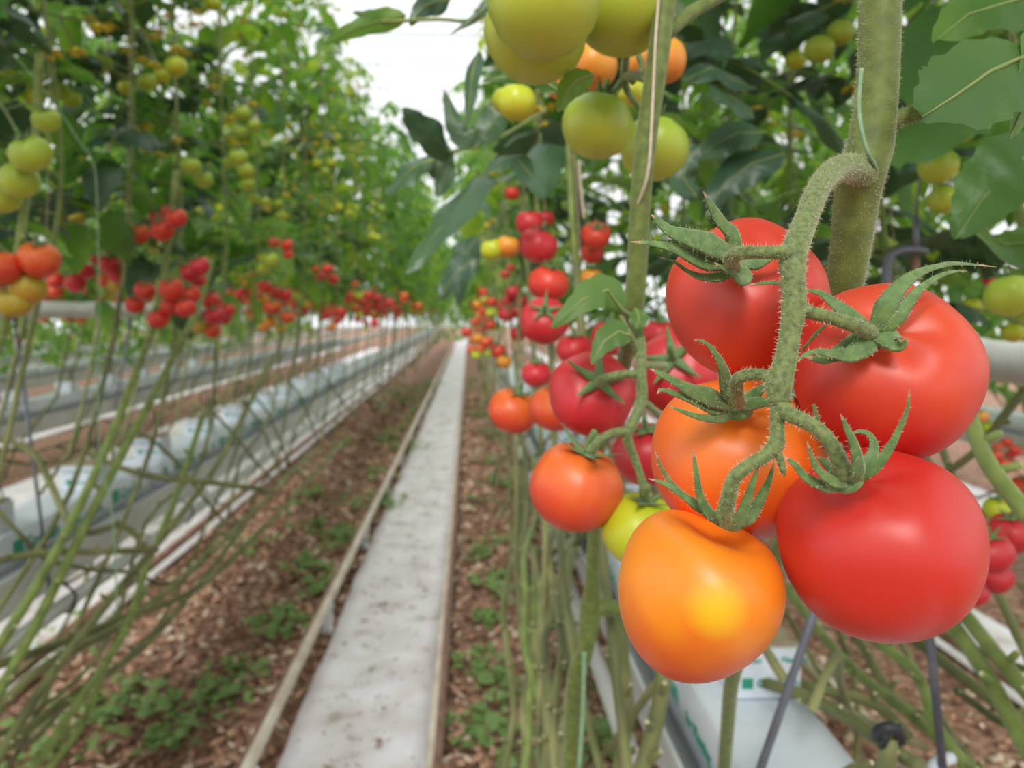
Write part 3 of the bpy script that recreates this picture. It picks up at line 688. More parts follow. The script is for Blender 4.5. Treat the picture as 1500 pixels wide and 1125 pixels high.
tubes(b, [(1140, 596, .247, 12), (1138, 625, .247, 10.5), (1137, 650, .246, 12.5), (1120, 668, .246, 10.5), (1095, 683, .246, 10), (1077, 698, .246, 10.5), (1069, 720, .248, 11), (1064, 745, .252, 12), (1064, 762, .258, 12)])  # to the amber one
tubes(b, [(1138, 658, .246, 6), (1143, 674, .245, 6), (1147, 688, .244, 5), (1149, 698, .244, 1)])                    # withered end bud
tr_o = b.build('truss_stalk', M['truss'], hv)
# five large tomatoes
def hero(spec, mat, axc, label, sep, h=.9, lobe=.012, k=5, dimple=.18, heart=0, seed=0, ax_hub=None, hubpx=24, sx=1.0):
    (px, py, wpx, hpx, R_, d) = spec
    c = at(px, py, d); ax = axis_world(axc); me = tomato_mesh('tomato', mat, 64, 48, h, lobe, k, dimple, heart, seed)
    o = obj('tomato', me); o.location = c; o.rotation_mode = 'QUATERNION'
    # local -Y looks at the camera side, local Z along the stem axis
    z = ax; y = (Fv - z*Fv.dot(z)).normalized(); x = y.cross(z)
    o.rotation_quaternion = Matrix((x, y, z)).transposed().to_quaternion(); o.scale = (R_*sx, R_, R_)
    tag(o, label, 'tomato')
    bpy.context.view_layer.update(); mi = o.matrix_world.inverted()
    hp, hd = at(*ax_hub[:3]), ax_hub[3] if len(ax_hub) > 3 else 22
    # calyx: a low cup with separate sepals
    m = MB(); rr_ = hd*ax_hub[2]/FPX
    sag = (-ax)
    m.tube([hp+ax*.0018, hp+ax*.0002, hp-ax*.0018], [rr_*.75, rr_, rr_*.7], 16)
    cme = m.mesh('calyx', M['sepal'])
    ca = bpy.data.objects.new('calyx', cme); COL.objects.link(ca); ca.parent = o; ca.matrix_parent_inverse = mi
    for path, wd in sep:
        pts = []
        for p in path: pts.append(at(*p))
        n = len(pts); W = [wd*.62, wd, wd*.72, wd*.45, wd*.28, wd*.18, wd*.08][:n]; W[-1] = .6
        dd = [p[2] for p in path]
        PW, WW = smooth_path(pts, 6, [a*.5*e/FPX for a, e in zip(W, dd)])
        nl = len(PW); cut = nl-3
        sm = MB(); nr = (ax*.5-Fv).normalized()
        sm.tube(PW, WW, 8, 0, .16, nr)
        so = bpy.data.objects.new('sepal', sm.mesh('sepal', [M['sepal'], M['sepal_tip']])); COL.objects.link(so); so.parent = ca
        me_ = so.data; nf = len(me_.polygons)
        for p_ in me_.polygons:
            if p_.index//8 >= cut-1: p_.material_index = 1
        hairs(PW[:-2], WW, 5000, .0009, seed=int(path[0][0]*7+path[0][1]))
    return o
dA, dB, dC, dD_, dE = .324, .289, .314, .2685, .284
hero((1091, 438, 0, 0, .0338, dA), M['hero_a'], (-.06, .60, .80), 'ripe red tomato at the top of the near cluster, green sepals on its front',
     [([(1080, 378, .287), (1072, 345, .285), (1056, 325, .28), (1041, 300, .276), (1030, 280, .272)], 27),
      ([(1075, 376, .285), (1040, 359, .278), (1010, 349, .272), (982, 339, .268), (965, 325, .266), (954, 314, .265)], 42),
      ([(1072, 385, .285), (1035, 382, .28), (1010, 374, .275), (985, 363, .27), (957, 357, .268), (923, 354, .267)], 34),
      ([(1082, 393, .288), (1055, 405, .286), (1030, 406, .283), (1008, 398, .28), (988, 384, .276), (963, 376, .272)], 17),
      ([(1084, 388, .287), (1090, 402, .281), (1086, 411, .276), (1073, 401, .272), (1060, 393, .269), (1046, 384, .267)], 26),
      ([(1084, 383, .29), (1105, 385, .288), (1122, 378, .287), (1140, 372, .287), (1156, 362, .29)], 24),
      ([(1155, 420, .283), (1135, 414, .281), (1118, 415, .279), (1095, 417, .277)], 7)],
     h=.94, lobe=.02, k=4, dimple=.16, seed=1.2, ax_hub=(1080, 387, .292, 22), sx=.95)
hero((1296, 545, 0, 0, .0343, dB), M['hero_b'], (-.20, .52, .82), 'large red tomato at the right of the near cluster, before the pale pipe',
     [([(1283, 484, .258), (1297, 450, .255), (1315, 424, .255), (1340, 403, .258), (1370, 391, .262), (1403, 386, .268), (1460, 391, .275)], 33),
      ([(1292, 488, .258), (1313, 465, .255), (1332, 440, .255), (1352, 420, .257), (1375, 405, .26), (1397, 398, .263), (1417, 397, .265)], 26),
      ([(1283, 489, .259), (1302, 497, .256), (1314, 504, .254), (1322, 500, .252), (1325, 497, .25)], 36),
      ([(1282, 490, .26), (1268, 506, .257), (1245, 520, .256), (1222, 519, .254), (1197, 515, .25), (1177, 521, .248), (1169, 531, .247)], 34),
      ([(1280, 492, .261), (1255, 503, .26), (1232, 516, .259), (1205, 526, .257), (1178, 523, .256)], 34),
      ([(1277, 482, .262), (1245, 462, .262), (1222, 444, .264), (1205, 431, .268), (1190, 426, .272), (1177, 424, .275)], 24),
      ([(1210, 475, .262), (1195, 490, .266), (1182, 505, .27), (1170, 520, .274)], 6)],
     h=.91, lobe=.010, k=5, dimple=.17, seed=2.2, ax_hub=(1284, 490, .262, 26), sx=.95)
hero((1080, 670, 0, 0, .0336, dC), M['hero_c'], (-.03, .72, .69), 'orange red tomato behind the amber one, lit pale on its upper front',
     [([(1073, 592, .283), (1064, 565, .275), (1060, 545, .27), (1052, 525, .266), (1040, 508, .264), (1028, 500, .263), (1016, 498, .262)], 26),
      ([(1070, 594, .283), (1040, 582, .275), (1015, 574, .269), (992, 561, .265), (968, 548, .262), (952, 540, .26)], 32),
      ([(1070, 598, .285), (1045, 598, .278), (1020, 588, .271), (990, 577, .266), (970, 571, .263), (962, 577, .262)], 22),
      ([(1078, 602, .286), (1058, 612, .28), (1030, 612, .274), (1000, 603, .27), (977, 593, .268)], 15),
      ([(1084, 598, .284), (1104, 591, .279), (1122, 589, .276), (1140, 593, .274), (1152, 596, .274)], 20),
      ([(1084, 592, .285), (1100, 582, .283), (1112, 572, .281), (1126, 557, .28)], 20),
      ([(1192, 592, .27), (1196, 610, .272), (1205, 640, .277), (1208, 655, .279)], 8)],
     h=.95, lobe=.012, k=5, dimple=.15, seed=.4, ax_hub=(1077, 598, .288, 26), sx=1.04)
hero((1286, 795, 0, 0, .0339, dD_), M['hero_d'], (-.34, .82, .46), 'largest bright red tomato, lowest at the right of the near cluster',
     [([(1248, 705, .238), (1257, 690, .233), (1252, 655, .229), (1240, 627, .226), (1231, 606, .224)], 22),
      ([(1252, 702, .242), (1275, 688, .238), (1298, 664, .235), (1317, 630, .233), (1329, 598, .231), (1332, 570, .23)], 20),
      ([(1252, 698, .245), (1268, 680, .247), (1280, 658, .248), (1275, 638, .249), (1257, 632, .249), (1240, 641, .248)], 20),
      ([(1240, 710, .240), (1222, 706, .237), (1200, 690, .234), (1189, 669, .232), (1182, 646, .23)], 17),
      ([(1238, 712, .243), (1210, 712, .240), (1183, 701, .237), (1163, 680, .235), (1147, 668, .234)], 20),
      ([(1238, 700, .245), (1222, 690, .247), (1208, 677, .249), (1195, 669, .25)], 17)],
     h=.95, lobe=.015, k=5, dimple=.14, seed=.9, ax_hub=(1240, 706, .244, 24), sx=.98)
hero((1020, 870, 0, 0, .0318, dE), M['hero_e'], (.27, .95, .14), 'amber orange heart shaped tomato with a yellow spot, lowest of the near cluster',
     [([(1060, 768, .262), (1040, 752, .258), (1026, 728, .255), (1019, 686, .252), (1015, 658, .25)], 19),
      ([(1060, 768, .256), (1060, 752, .252), (1067, 728, .249), (1073, 708, .247), (1073, 690, .245)], 27),
      ([(1072, 772, .256), (1082, 762, .253), (1093, 736, .25), (1104, 704, .248), (1112, 683, .247)], 21),
      ([(1078, 768, .263), (1098, 757, .262), (1114, 730, .261), (1127, 702, .26), (1134, 674, .259)], 21),
      ([(1060, 768, .265), (1040, 754, .263), (1007, 730, .26), (975, 709, .258), (949, 701, .257)], 18),
      ([(1055, 765, .27), (1020, 742, .268), (990, 715, .266), (970, 687, .264), (959, 660, .262)], 13)],
     h=.97, lobe=.05, k=2, dimple=.27, heart=.85, seed=PI-.25, ax_hub=(1067, 766, .268, 24), sx=.99)
tag(HAIR.build('fine_hairs', M['hair'], hv, False), kind='stuff')
b = MB(); c_ = at(1041, 868, .2522); b.tube([c_-Fv*.0008, c_+Fv*.001], [.0003, .0006], 6); b.tube([c_+Uv*.0009-Fv*.0004, c_+Rv*.0002, c_-Uv*.0008-Fv*.0002], .00022, 5)
am_ = [o for o in bpy.data.objects if 'amber orange heart' in str(o.get('label', ''))][0]; bpy.context.view_layer.update()
so = bpy.data.objects.new('blossom_scar', b.mesh('blossom_scar', M['sepal_tip'])); COL.objects.link(so); so.parent = am_; so.matrix_parent_inverse = am_.matrix_world.inverted()
# twine around the stem
b = MB(); b.tube(smooth_path([at(1262, 100, .318), at(1258, 150, .318), at(1262, 190, .316), at(1272, 225, .317), at(1283, 248, .324), at(1285, 290, .345)], 5), .0009, 6); b.build('support_string', M['twine_green'], hv)

# ------------------------------------------------------------------ second vine and its truss
sv = empty('tomato_vine', at(950, 300, .52)); tag(sv, 'slim straight green vine stem with a tan string, left of the big cluster', 'tomato vine')
q = [D(*s_) for s_ in [(985, -60, .5, 17), (975, 0, .5, 16.5), (962, 100, .5, 16), (947, 200, .505, 16), (938, 300, .51, 15.5), (933, 400, .52, 15), (928, 450, .53, 16.5), (922, 500, .56, 13), (905, 560, .62, 10), (880, 640, .75, 9), (872, 760, .85, 10), (868, 850, .9, 11), (866, 890, .92, 17), (858, 950, .92, 12), (845, 990, .94, 14), (838, 1060, .97, 12), (835, 1160, 1.0, 12)]]
P2, R2 = smooth_path([a for a, _ in q], 5, [x for _, x in q]); b = MB(); b.tube(P2, R2, 12)
for i in range(0, 12): 
    pass
q = [D(*s_) for s_ in [(868, 888, .92, 15), (890, 890, .92, 12), (915, 893, .93, 11), (960, 900, .98, 10)]]; a_, b2 = smooth_path([x for x, _ in q], 4, [x for _, x in q]); b.tube(a_, b2, 10)
b.build('stem', M['stem_hero'], sv)
b = MB()
for spec in ([(930, 470, .525, 9), (938, 500, .51, 8), (939, 549, .5, 8), (940, 584, .5, 8.5), (927, 620, .495, 8), (918, 640, .495, 8), (928, 668, .5, 6.5), (936, 690, .5, 6), (944, 718, .5, 7)],
             [(939, 549, .5, 7), (915, 548, .5, 6), (890, 553, .5, 6), (877, 560, .51, 8)],
             [(922, 632, .495, 7), (898, 634, .49, 6), (878, 645, .485, 6), (866, 662, .49, 8)],
             [(941, 588, .5, 6), (955, 598, .51, 5.5), (968, 610, .53, 6)],
             [(925, 465, .53, 6), (905, 452, .51, 4), (885, 448, .5, 3.5), (872, 445, .5, 3)], [(935, 525, .51, 5), (925, 495, .5, 4), (918, 480, .5, 4), (908, 462, .5, 3)],
             [(940, 535, .5, 5), (955, 535, .51, 6), (972, 536, .53, 7)]):
    q = [D(*s_) for s_ in spec]; a_, b2 = smooth_path([x for x, _ in q], 5, [x for _, x in q]); b.tube(a_, b2, 8)
b.build('truss_stalk', M['truss'], sv)
b = MB(); b.tube(smooth_path([at(968, -40, .487), at(960, 60, .486), at(955, 170, .487), at(948, 260, .492), at(925, 330, .515), at(918, 440, .53), at(905, 520, .56)], 4), .0011, 5); b.build('support_string', M['twine'], sv)
big_leaf(sv, [(912, 455, .5), (890, 425, .49), (855, 438, .48), (808, 480, .475)], 28, 'leaf_near', facing=(-Fv+Uv*.4).normalized())
big_leaf(sv, [(926, 492, .5), (905, 486, .49), (885, 500, .485), (866, 534, .48)], 22, 'leaf_near', facing=(-Fv+Uv*.4).normalized())
big_leaf(sv, [(930, 452, .51), (935, 462, .505), (936, 472, .5), (930, 482, .5)], 14, 'leaf_near')
q = [D(*s_) for s_ in [(975, 50, .51, 12), (1010, 20, .52, 10), (1045, 0, .53, 9), (1080, -20, .54, 8)]]; b = MB(); a_, b2 = smooth_path([x for x, _ in q], 4, [x for _, x in q]); b.tube(a_, b2, 8); b.build('leaf_stalk', M['stem_hero'], sv)
big_leaf(sv, [(870, 110, .5), (845, 118, .5), (830, 135, .5), (818, 165, .5)], 20, 'leaf', fold=.3)
big_leaf(sv, [(820, 135, .62), (790, 115, .62), (760, 112, .62), (705, 118, .62)], 14, 'leaf')

# dark leaves of the next right vine reaching into the aisle
rv_ = VINES[[i for i, v in enumerate(VINES) if v[2] == .16][0]][0]
def aisle_leaves():
    L = [([(712, 252, 1.0), (680, 290, .95), (640, 340, .92), (595, 402, .9)], 34, 'leaf_dark', (-Fv+Uv*.6-Rv*.5)),
         ([(660, 225, 1.1), (640, 205, 1.05), (615, 185, 1.02), (590, 158, 1.0)], 26, 'leaf_dark', -Fv),
         ([(700, 75, .9), (692, 110, .88), (688, 145, .87), (685, 185, .86)], 14, 'leaf_dark', (-Fv-Rv*.5)),
         ([(700, 190, 1.0), (680, 200, 1.0), (665, 180, 1.0), (650, 132, 1.0)], 18, 'leaf_dark', -Fv),
         ([(740, 165, 1.0), (725, 175, 1.0), (712, 195, 1.0), (700, 215, 1.0)], 24, 'leaf_dark', -Fv),
         ([(640, 235, 1.1), (615, 240, 1.1), (590, 260, 1.1), (565, 285, 1.1)], 28, 'leaf_dark', (-Fv+Uv)),
         ([(655, 210, 1.1), (645, 235, 1.1), (650, 260, 1.1), (640, 290, 1.1)], 22, 'leaf_dark', (-Fv+Uv*.3)),
         ([(660, 0, .85), (640, 2, .84), (620, 10, .84), (600, 38, .84)], 20, 'leaf_dark', (-Fv-Uv*.4)),
         ([(595, 22, .84), (560, 30, .84), (520, 42, .84), (470, 66, .84)], 17, 'leaf', (-Fv-Uv*.4)),
         ([(560, 25, .84), (545, 20, .84), (530, 20, .84), (515, 18, .84)], 7, 'leaf', -Fv),
         ([(730, -5, .8), (710, 12, .8), (690, 30, .8), (660, 50, .8)], 8, 'leaf_dark', -Fv),
         ([(700, 345, 1.6), (685, 370, 1.6), (675, 405, 1.6), (672, 448, 1.6)], 20, 'leaf_dark', (-Fv+Uv*.3)),
         ([(700, 380, 1.5), (680, 390, 1.5), (660, 410, 1.5), (645, 440, 1.5)], 22, 'leaf_dark', (-Fv+Uv*.3)),
         ([(1030, 110, .9), (1055, 125, .9), (1080, 150, .9), (1105, 175, .9)], 30, 'leaf_dark', (-Fv+Uv)),
         ([(1000, 120, .9), (1040, 100, .9), (1080, 120, .9), (1110, 130, .9)], 26, 'leaf_dark', (-Fv+Uv)),
         ([(1120, 195, .95), (1080, 195, .95), (1050, 210, .95), (1015, 235, .95)], 30, 'leaf_dark', (-Fv+Uv*.6)),
         ([(1150, 225, .95), (1100, 240, .95), (1060, 270, .95), (1040, 310, .95)], 32, 'leaf_dark', (-Fv+Uv*.6)),
         ([(780, 260, .9), (760, 235, .9), (735, 235, .9), (700, 260, .9)], 20, 'leaf_dark', (-Fv+Uv)),
         ([(1020, 290, .9), (1000, 260, .9), (1010, 230, .9), (1030, 210, .9)], 22, 'leaf_dark', (-Fv+Uv*.6))]
    for path, wpx, mat, f in L: big_leaf(rv_, path, wpx, mat, facing=f.normalized(), n=15)
    b = MB(); b.tube(smooth_path([at(800, -10, .9), at(735, 10, .87), at(690, 30, .85), at(640, 28, .84), at(560, 32, .84)], 3), .0022, 5); b.tube(smooth_path([at(800, 160, 1.15), at(735, 200, 1.05), at(700, 215, 1.05), at(660, 222, 1.1), at(600, 250, 1.1)], 3), .0022, 5); b.build('leaf_stalk', M['stem'], rv_)
aisle_leaves()

# ------------------------------------------------------------------ placed tomatoes
RREAL = .031
COLW = {'red': 'red', 'pink': 'deep red', 'orange': 'orange', 'amber': 'yellow orange', 'olive': 'olive turning', 'lime': 'yellow green', 'green': 'green'}
K = {'R': 'red', 'P': 'pink', 'O': 'orange', 'A': 'amber', 'T': 'olive', 'Y': 'lime', 'G': 'green'}
def nearest_vine(p):
    return min(VINES, key=lambda v: (v[2]-p.x)**2+(v[3]-p.y)**2)
def single(k, px, py, rpx, d, axc, label, stretch=1):
    return put_tomato(K[k], at(px, py, d), rpx*d/FPX, axis_world(axc), label, None, int(px+py), stretch)
# the truss beside the big cluster
single('P', 867, 577, 64, .55, (.12, .40, .9), 'deep red tomato upper left of the amber one, thin stalk across its front')
o_b = single('O', 843, 713, 68, .53, (.25, .95, .35), 'orange and red oval tomato hanging left of the yellow green one', 1.1)
single('Y', 938, 775, 58, .53, (.1, .9, .35), 'yellow green tomato tucked behind the amber one')
single('O', 752, 602, 37.5, .85, (.3, .85, .3), 'round orange red tomato hanging furthest out over the aisle, right of the rails')
single('O', 812, 598, 38, .80, (.2, .85, .3), 'orange red tomato half hidden behind the deep red one left of the cluster')
single('P', 948, 665, 50, .62, (-.1, .8, .4), 'deep red tomato in shade between the two near trusses, lower of two')
single('P', 990, 545, 62, .62, (-.25, .35, .85), 'deep red tomato in shade directly left of the upper big tomato')
single('P', 797, 470, 36, .85, (.0, .4, .8), 'deep red tomato with a star calyx behind the small green leaf')
single('R', 803, 415, 30, 1.0, (.2, .8, .3), 'bright red tomato hanging just above the star calyx tomato')
single('P', 788, 360, 29, 1.02, (.2, .8, .1), 'deep red tomato beside the yellow orange one, above the path end')
single('A', 744, 361, 18, 1.3, (.2, .9, .2), 'yellow orange tomato touching a yellow green one above the path end')
single('Y', 721, 366, 18, 1.3, (-.2, .9, .2), 'yellow green tomato at the outer tip of the bunch above the path end')
single('P', 776, 327, 21, 1.2, (0, .9, .2), 'small deep red tomato at the top of the bunch above the path end')
single('P', 800, 320, 13, 1.5, (0, .9, .2), 'tiny red tomato peeping out right of the bunch top')
single('R', 873, 345, 22, 1.2, (0, .5, .7), 'red tomato between the two slim stems, upper one')
single('R', 868, 370, 17, 1.25, (0, .5, .7), 'red tomato between the two slim stems, lower one')
single('A', 866, 408, 18, 1.25, (0, .9, .2), 'yellow orange tomato just above the small green leaf')
single('R', 750, 283, 11, 1.9, (0, .9, .2), 'lone small red tomato high in the dark leaves right of the aisle')
single('P', 895, 495, 30, .95, (0, .8, .3), 'deep red tomato seen just under the small green leaf')
single('P', 842, 512, 27, 1.0, (0, .8, .3), 'deep red tomato peeking out above the tomato with the thin stalk')
single('P', 786, 548, 22, 1.05, (0, .8, .3), 'deep red shaded tomato directly above the two orange red ones')
single('P', 965, 490, 24, .9, (0, .8, .3), 'shaded red tomato above the one with the star calyx beside the big cluster')
# green truss overhead
single('G', 797, 0, 84, .46, (-.1, .7, -.5), 'big pale green tomato cut by the top of the frame, nearest of three')
single('G', 785, 47, 76, .50, (.1, .7, -.5), 'big pale green tomato hanging half behind another green one')
single('G', 912, 5, 76, .52, (.2, .7, -.4), 'big pale green tomato right beside the slim stem at the top')
single('G', 875, 184, 52, .60, (.15, .9, .0), 'round green tomato hanging alone in full view below the green pair')
single('G', 958, 218, 50, .66, (.1, .8, -.1), 'green tomato partly behind the slim stem', 1.05)
single('A', 868, 95, 38, .66, (.3, .9, .3), 'orange tomato with a ribbed shoulder among the green ones')
single('A', 823, 122, 26, .72, (.3, .9, .3), 'orange tomato peeking out below the big green pair')
single('A', 975, 88, 30, .70, (-.2, .9, .1), 'orange tomato just right of the slim stem, upper', 1.2)
single('A', 938, 92, 28, .74, (-.2, .9, .1), 'orange tomato just left of the slim stem, in shade')
single('Y', 757, 150, 29, .85, (.1, .9, .1), 'yellow green tomato at the left below the big green pair')
single('Y', 742, 148, 22, .9, (.1, .9, .1), 'small yellow green tomato behind the left one below the green pair')
single('Y', 926, 135, 22, .8, (.1, .9, .1), 'small green tomato above the hanging round green one')
b = MB()
for spec in ([(960, 120, .51, 8), (930, 110, .56, 7), (915, 115, .6, 7), (895, 140, .6, 5), (878, 140, .6, 6)], [(915, 90, .6, 6), (916, 125, .6, 6), (930, 150, .64, 5), (950, 172, .66, 6)],
             [(917, 78, .56, 6), (916, 100, .6, 6)], [(935, 80, .6, 5), (940, 100, .6, 5), (925, 122, .6, 5)]):
    q = [D(*s_) for s_ in spec]; a_, b2 = smooth_path([x for x, _ in q], 4, [x for _, x in q]); b.tube(a_, b2, 6)
b.build('fruit_stalk', M['truss'], sv)
# right edge
single('G', 1478, 433, 34, .70, (-.1, .9, -.1), 'large green tomato at the right edge above the pale pipe')
single('Y', 1423, 449, 15, 1.2, (.1, .9, .1), 'small shiny yellow green tomato above the pale pipe, left one')
single('Y', 1484, 487, 16, 1.15, (.1, .9, .1), 'small yellow green tomato resting low just above the pale pipe')
single('Y', 1497, 470, 12, 1.25, (.1, .9, .1), 'tiny yellow green tomato at the edge above the pale pipe')
single('G', 1374, 243, 28, .9, (.1, .9, .1), 'green tomato behind the thin hanging wire, upper one')
single('G', 1384, 292, 24, .95, (.1, .9, .1), 'green tomato behind the thin hanging wire, lower one')
single('G', 1402, 186, 28, .95, (.1, .9, .1), 'green tomato directly under the large near leaf')
single('G', 1352, 28, 22, 1.15, (.1, .9, .1), 'green tomato high by the thin wire, left of it')
single('G', 1397, 40, 23, 1.15, (.1, .9, .1), 'green tomato high by the thin wire, right of it')
single('G', 1231, 48, 20, 1.4, (.1, .9, .1), 'pale green tomato just left of the thick stem, highest of three')
single('G', 1200, 72, 22, 1.4, (.1, .9, .1), 'pale green tomato left of the thick stem, middle of three')
single('Y', 1165, 88, 15, 1.5, (.1, .9, .1), 'pale green tomato left of the thick stem, outermost of three')
single('P', 1482, 780, 33, .85, (-.2, .8, .3), 'deep red tomato at the right edge beside the largest red one, upper')
single('P', 1450, 808, 33, .80, (-.2, .8, .3), 'deep red tomato half behind the largest red one, middle of the right edge bunch')
single('P', 1458, 845, 25, .9, (-.2, .8, .3), 'deep red tomato at the right edge beside the largest red one, lower')
single('P', 1424, 868, 22, .88, (-.2, .8, .3), 'deep red tomato barely showing at the lower right flank of the largest one')
single('R', 1503, 715, 22, 1.1, (-.2, .8, .3), 'red tomato cut by the right edge below the pale pipe')
single('Y', 1462, 745, 20, 1.0, (-.2, .8, .3), 'green tomato behind the thick green stem at the right edge')
single('A', 1437, 610, 10, 1.8, (-.2, .8, .3), 'tiny yellow orange tomato below the pale pipe')
single('Y', 1448, 627, 11, 1.7, (-.2, .8, .3), 'tiny green tomato below the pale pipe')
single('P', 1448, 410, 9, 2.0, (-.2, .8, .3), 'tiny dark red tomato in the shade above the pale pipe')

# bunches: (where, fallback vine, [(kind, px, py, r)...])
BUNCH = [
 ('at the left edge before the pipe', [('O', 57, 380, 29), ('T', 40, 422, 27), ('T', 20, 442, 26), ('O', 2, 393, 28), ('R', 3, 432, 18), ('O', 35, 418, 12)]),
 ('left of the green twine above the pipe', [('R', 78, 319, 14), ('R', 92, 331, 8), ('O', 100, 347, 13), ('T', 113, 317, 12), ('G', 112, 333, 9)]),
 ('hanging highest above the long pipe', [('O', 203, 342, 16), ('R', 238, 337, 17), ('R', 258, 320, 16), ('R', 248, 312, 12), ('P', 227, 318, 9), ('G', 225, 365, 10)]),
 ('above the left end of the long pipe', [('R', 81, 411, 13), ('O', 80, 427, 12), ('P', 110, 415, 15), ('P', 125, 397, 14), ('R', 107, 380, 9), ('R', 116, 384, 9), ('R', 141, 380, 8), ('P', 72, 405, 9)]),
 ('just right of the green twine, in shade', [('P', 160, 388, 15), ('P', 172, 402, 14), ('P', 186, 392, 12), ('P', 165, 375, 10), ('T', 171, 416, 13), ('T', 192, 414, 13), ('R', 178, 370, 8), ('O', 155, 410, 12)]),
 ('of dense red fruit over the pipe middle', [('R', 212, 425, 15), ('R', 198, 446, 14), ('R', 251, 423, 18), ('R', 279, 431, 15), ('R', 252, 448, 16), ('R', 232, 467, 16), ('R', 272, 452, 15), ('P', 292, 390, 15), ('P', 278, 400, 14), ('P', 290, 410, 12)]),
 ('hanging lowest across the long pipe', [('R', 308, 440, 14), ('P', 315, 462, 15), ('T', 291, 477, 13), ('O', 311, 484, 12), ('R', 335, 454, 10), ('P', 329, 466, 10), ('R', 322, 450, 10), ('P', 305, 465, 12)]),
 ('of mixed fruit right of the pipe middle', [('O', 400, 355, 9), ('R', 420, 359, 10), ('G', 396, 381, 13), ('Y', 385, 377, 8), ('R', 422, 372, 8), ('G', 385, 393, 10)]),
 ('drooping over the right half of the pipe', [('R', 388, 420, 11), ('R', 406, 429, 11), ('P', 418, 432, 10), ('O', 399, 450, 12), ('O', 421, 464, 11), ('A', 396, 471, 10), ('A', 386, 479, 8), ('T', 412, 480, 8)]),
 ('of small fruit above the right pipe end', [('R', 480, 394, 9), ('R', 488, 409, 8), ('O', 461, 394, 6), ('P', 472, 404, 7), ('R', 462, 409, 4)]),
 ('of three small fruit under the right pipe end', [('R', 497, 457, 8), ('R', 493, 469, 7), ('P', 500, 464, 6)]),
 ('of pale fruit beyond the right pipe end', [('Y', 527, 433, 6), ('R', 539, 432, 7), ('O', 520, 416, 6), ('P', 553, 436, 6), ('A', 518, 432, 5), ('R', 523, 440, 5)]),
 ('strung before the vanishing left row', [('R', 549, 473, 7), ('Y', 527, 461, 5), ('P', 571, 443, 7), ('O', 592, 433, 6), ('R', 590, 440, 5), ('R', 575, 450, 5), ('O', 613, 447, 5)]),
 ('of unripe fruit at the left edge', [('G', 45, 225, 30), ('G', 28, 264, 28), ('G', 6, 290, 24), ('G', 68, 175, 20)]),
 ('by the bend of the green twine', [('Y', 51, 143, 15), ('G', 82, 132, 17), ('Y', 50, 184, 12), ('G', 105, 144, 14), ('G', 10, 108, 18)]),
 ('of five fruit high in the left foliage', [('Y', 258, 98, 16), ('Y', 237, 112, 12), ('G', 215, 120, 15), ('Y', 185, 127, 12), ('G', 150, 92, 14)]),
 ('of two fruit high in the left foliage', [('Y', 321, 115, 11), ('G', 285, 116, 8)]),
 ('of green fruit amid the left foliage', [('G', 280, 243, 15), ('G', 298, 262, 14), ('Y', 261, 275, 7), ('Y', 213, 219, 9), ('Y', 211, 187, 11)]),
 ('trailing down the left foliage', [('G', 349, 230, 14), ('G', 360, 250, 12), ('G', 362, 270, 11), ('G', 371, 290, 9), ('G', 387, 295, 8), ('G', 335, 238, 10)]),
 ('of tiny fruit further along the left foliage', [('G', 412, 292, 8), ('Y', 432, 300, 5), ('Y', 497, 303, 6), ('Y', 545, 345, 5), ('Y', 553, 347, 5), ('Y', 453, 343, 4)]),
 ('just over the hem of the left foliage', [('Y', 323, 372, 11), ('G', 310, 360, 8), ('Y', 305, 375, 6)]),
 ('at the very top of the left foliage', [('Y', 311, 4, 12), ('G', 296, 12, 8)]),
 ('of small fruit beside the rail\'s far end', [('O', 690, 512, 6), ('O', 703, 510, 7), ('Y', 697, 520, 7), ('Y', 714, 518, 6), ('R', 692, 499, 5), ('R', 701, 496, 6), ('R', 710, 493, 5), ('P', 701, 484, 5), ('O', 697, 470, 5), ('A', 700, 461, 4), ('R', 716, 474, 6), ('R', 708, 502, 5)]),
 ('of three fruit above the rail\'s far end', [('T', 709, 440, 8), ('Y', 720, 458, 9), ('G', 728, 478, 8)]),
 ('of dark fruit behind the star calyx tomato', [('P', 752, 428, 12), ('P', 765, 440, 12), ('P', 745, 442, 10), ('P', 757, 455, 13), ('P', 742, 461, 12), ('R', 775, 468, 14), ('P', 740, 402, 7), ('R', 748, 392, 6)]),
 ('at the right edge below the pale pipe', [('R', 1462, 655, 8), ('R', 1475, 648, 8), ('R', 1487, 660, 9), ('R', 1458, 668, 9), ('R', 1470, 680, 10), ('R', 1484, 683, 9), ('R', 1468, 698, 8), ('P', 1478, 668, 8), ('R', 1447, 663, 8)]),
]
def stalk_for(cl, hubs, where):
    c = sum(hubs, Vector())/len(hubs); top = max(h.z for h in hubs); v = nearest_vine(c)
    a = v[1](max(1.52, min(3.6, top+.03))); mb_ = MB()
    m1 = Vector((c.x*.6+a.x*.4, c.y*.6+a.y*.4, top+.03))
    spine = smooth_path([a, m1, Vector((c.x, c.y, c.z+.01)), Vector((c.x, c.y, min(h.z for h in hubs)))], 4); mb_.tube(spine, .0024, 5)
    for h in hubs:
        q = min(spine, key=lambda s_: (s_-h).length+.3*abs(s_.z-h.z)); mb_.tube([q, q.lerp(h, .6)+Vector((0, 0, .008)), h], .0017, 4)
    mb_.build('fruit_stalk', M['truss'], v[0])
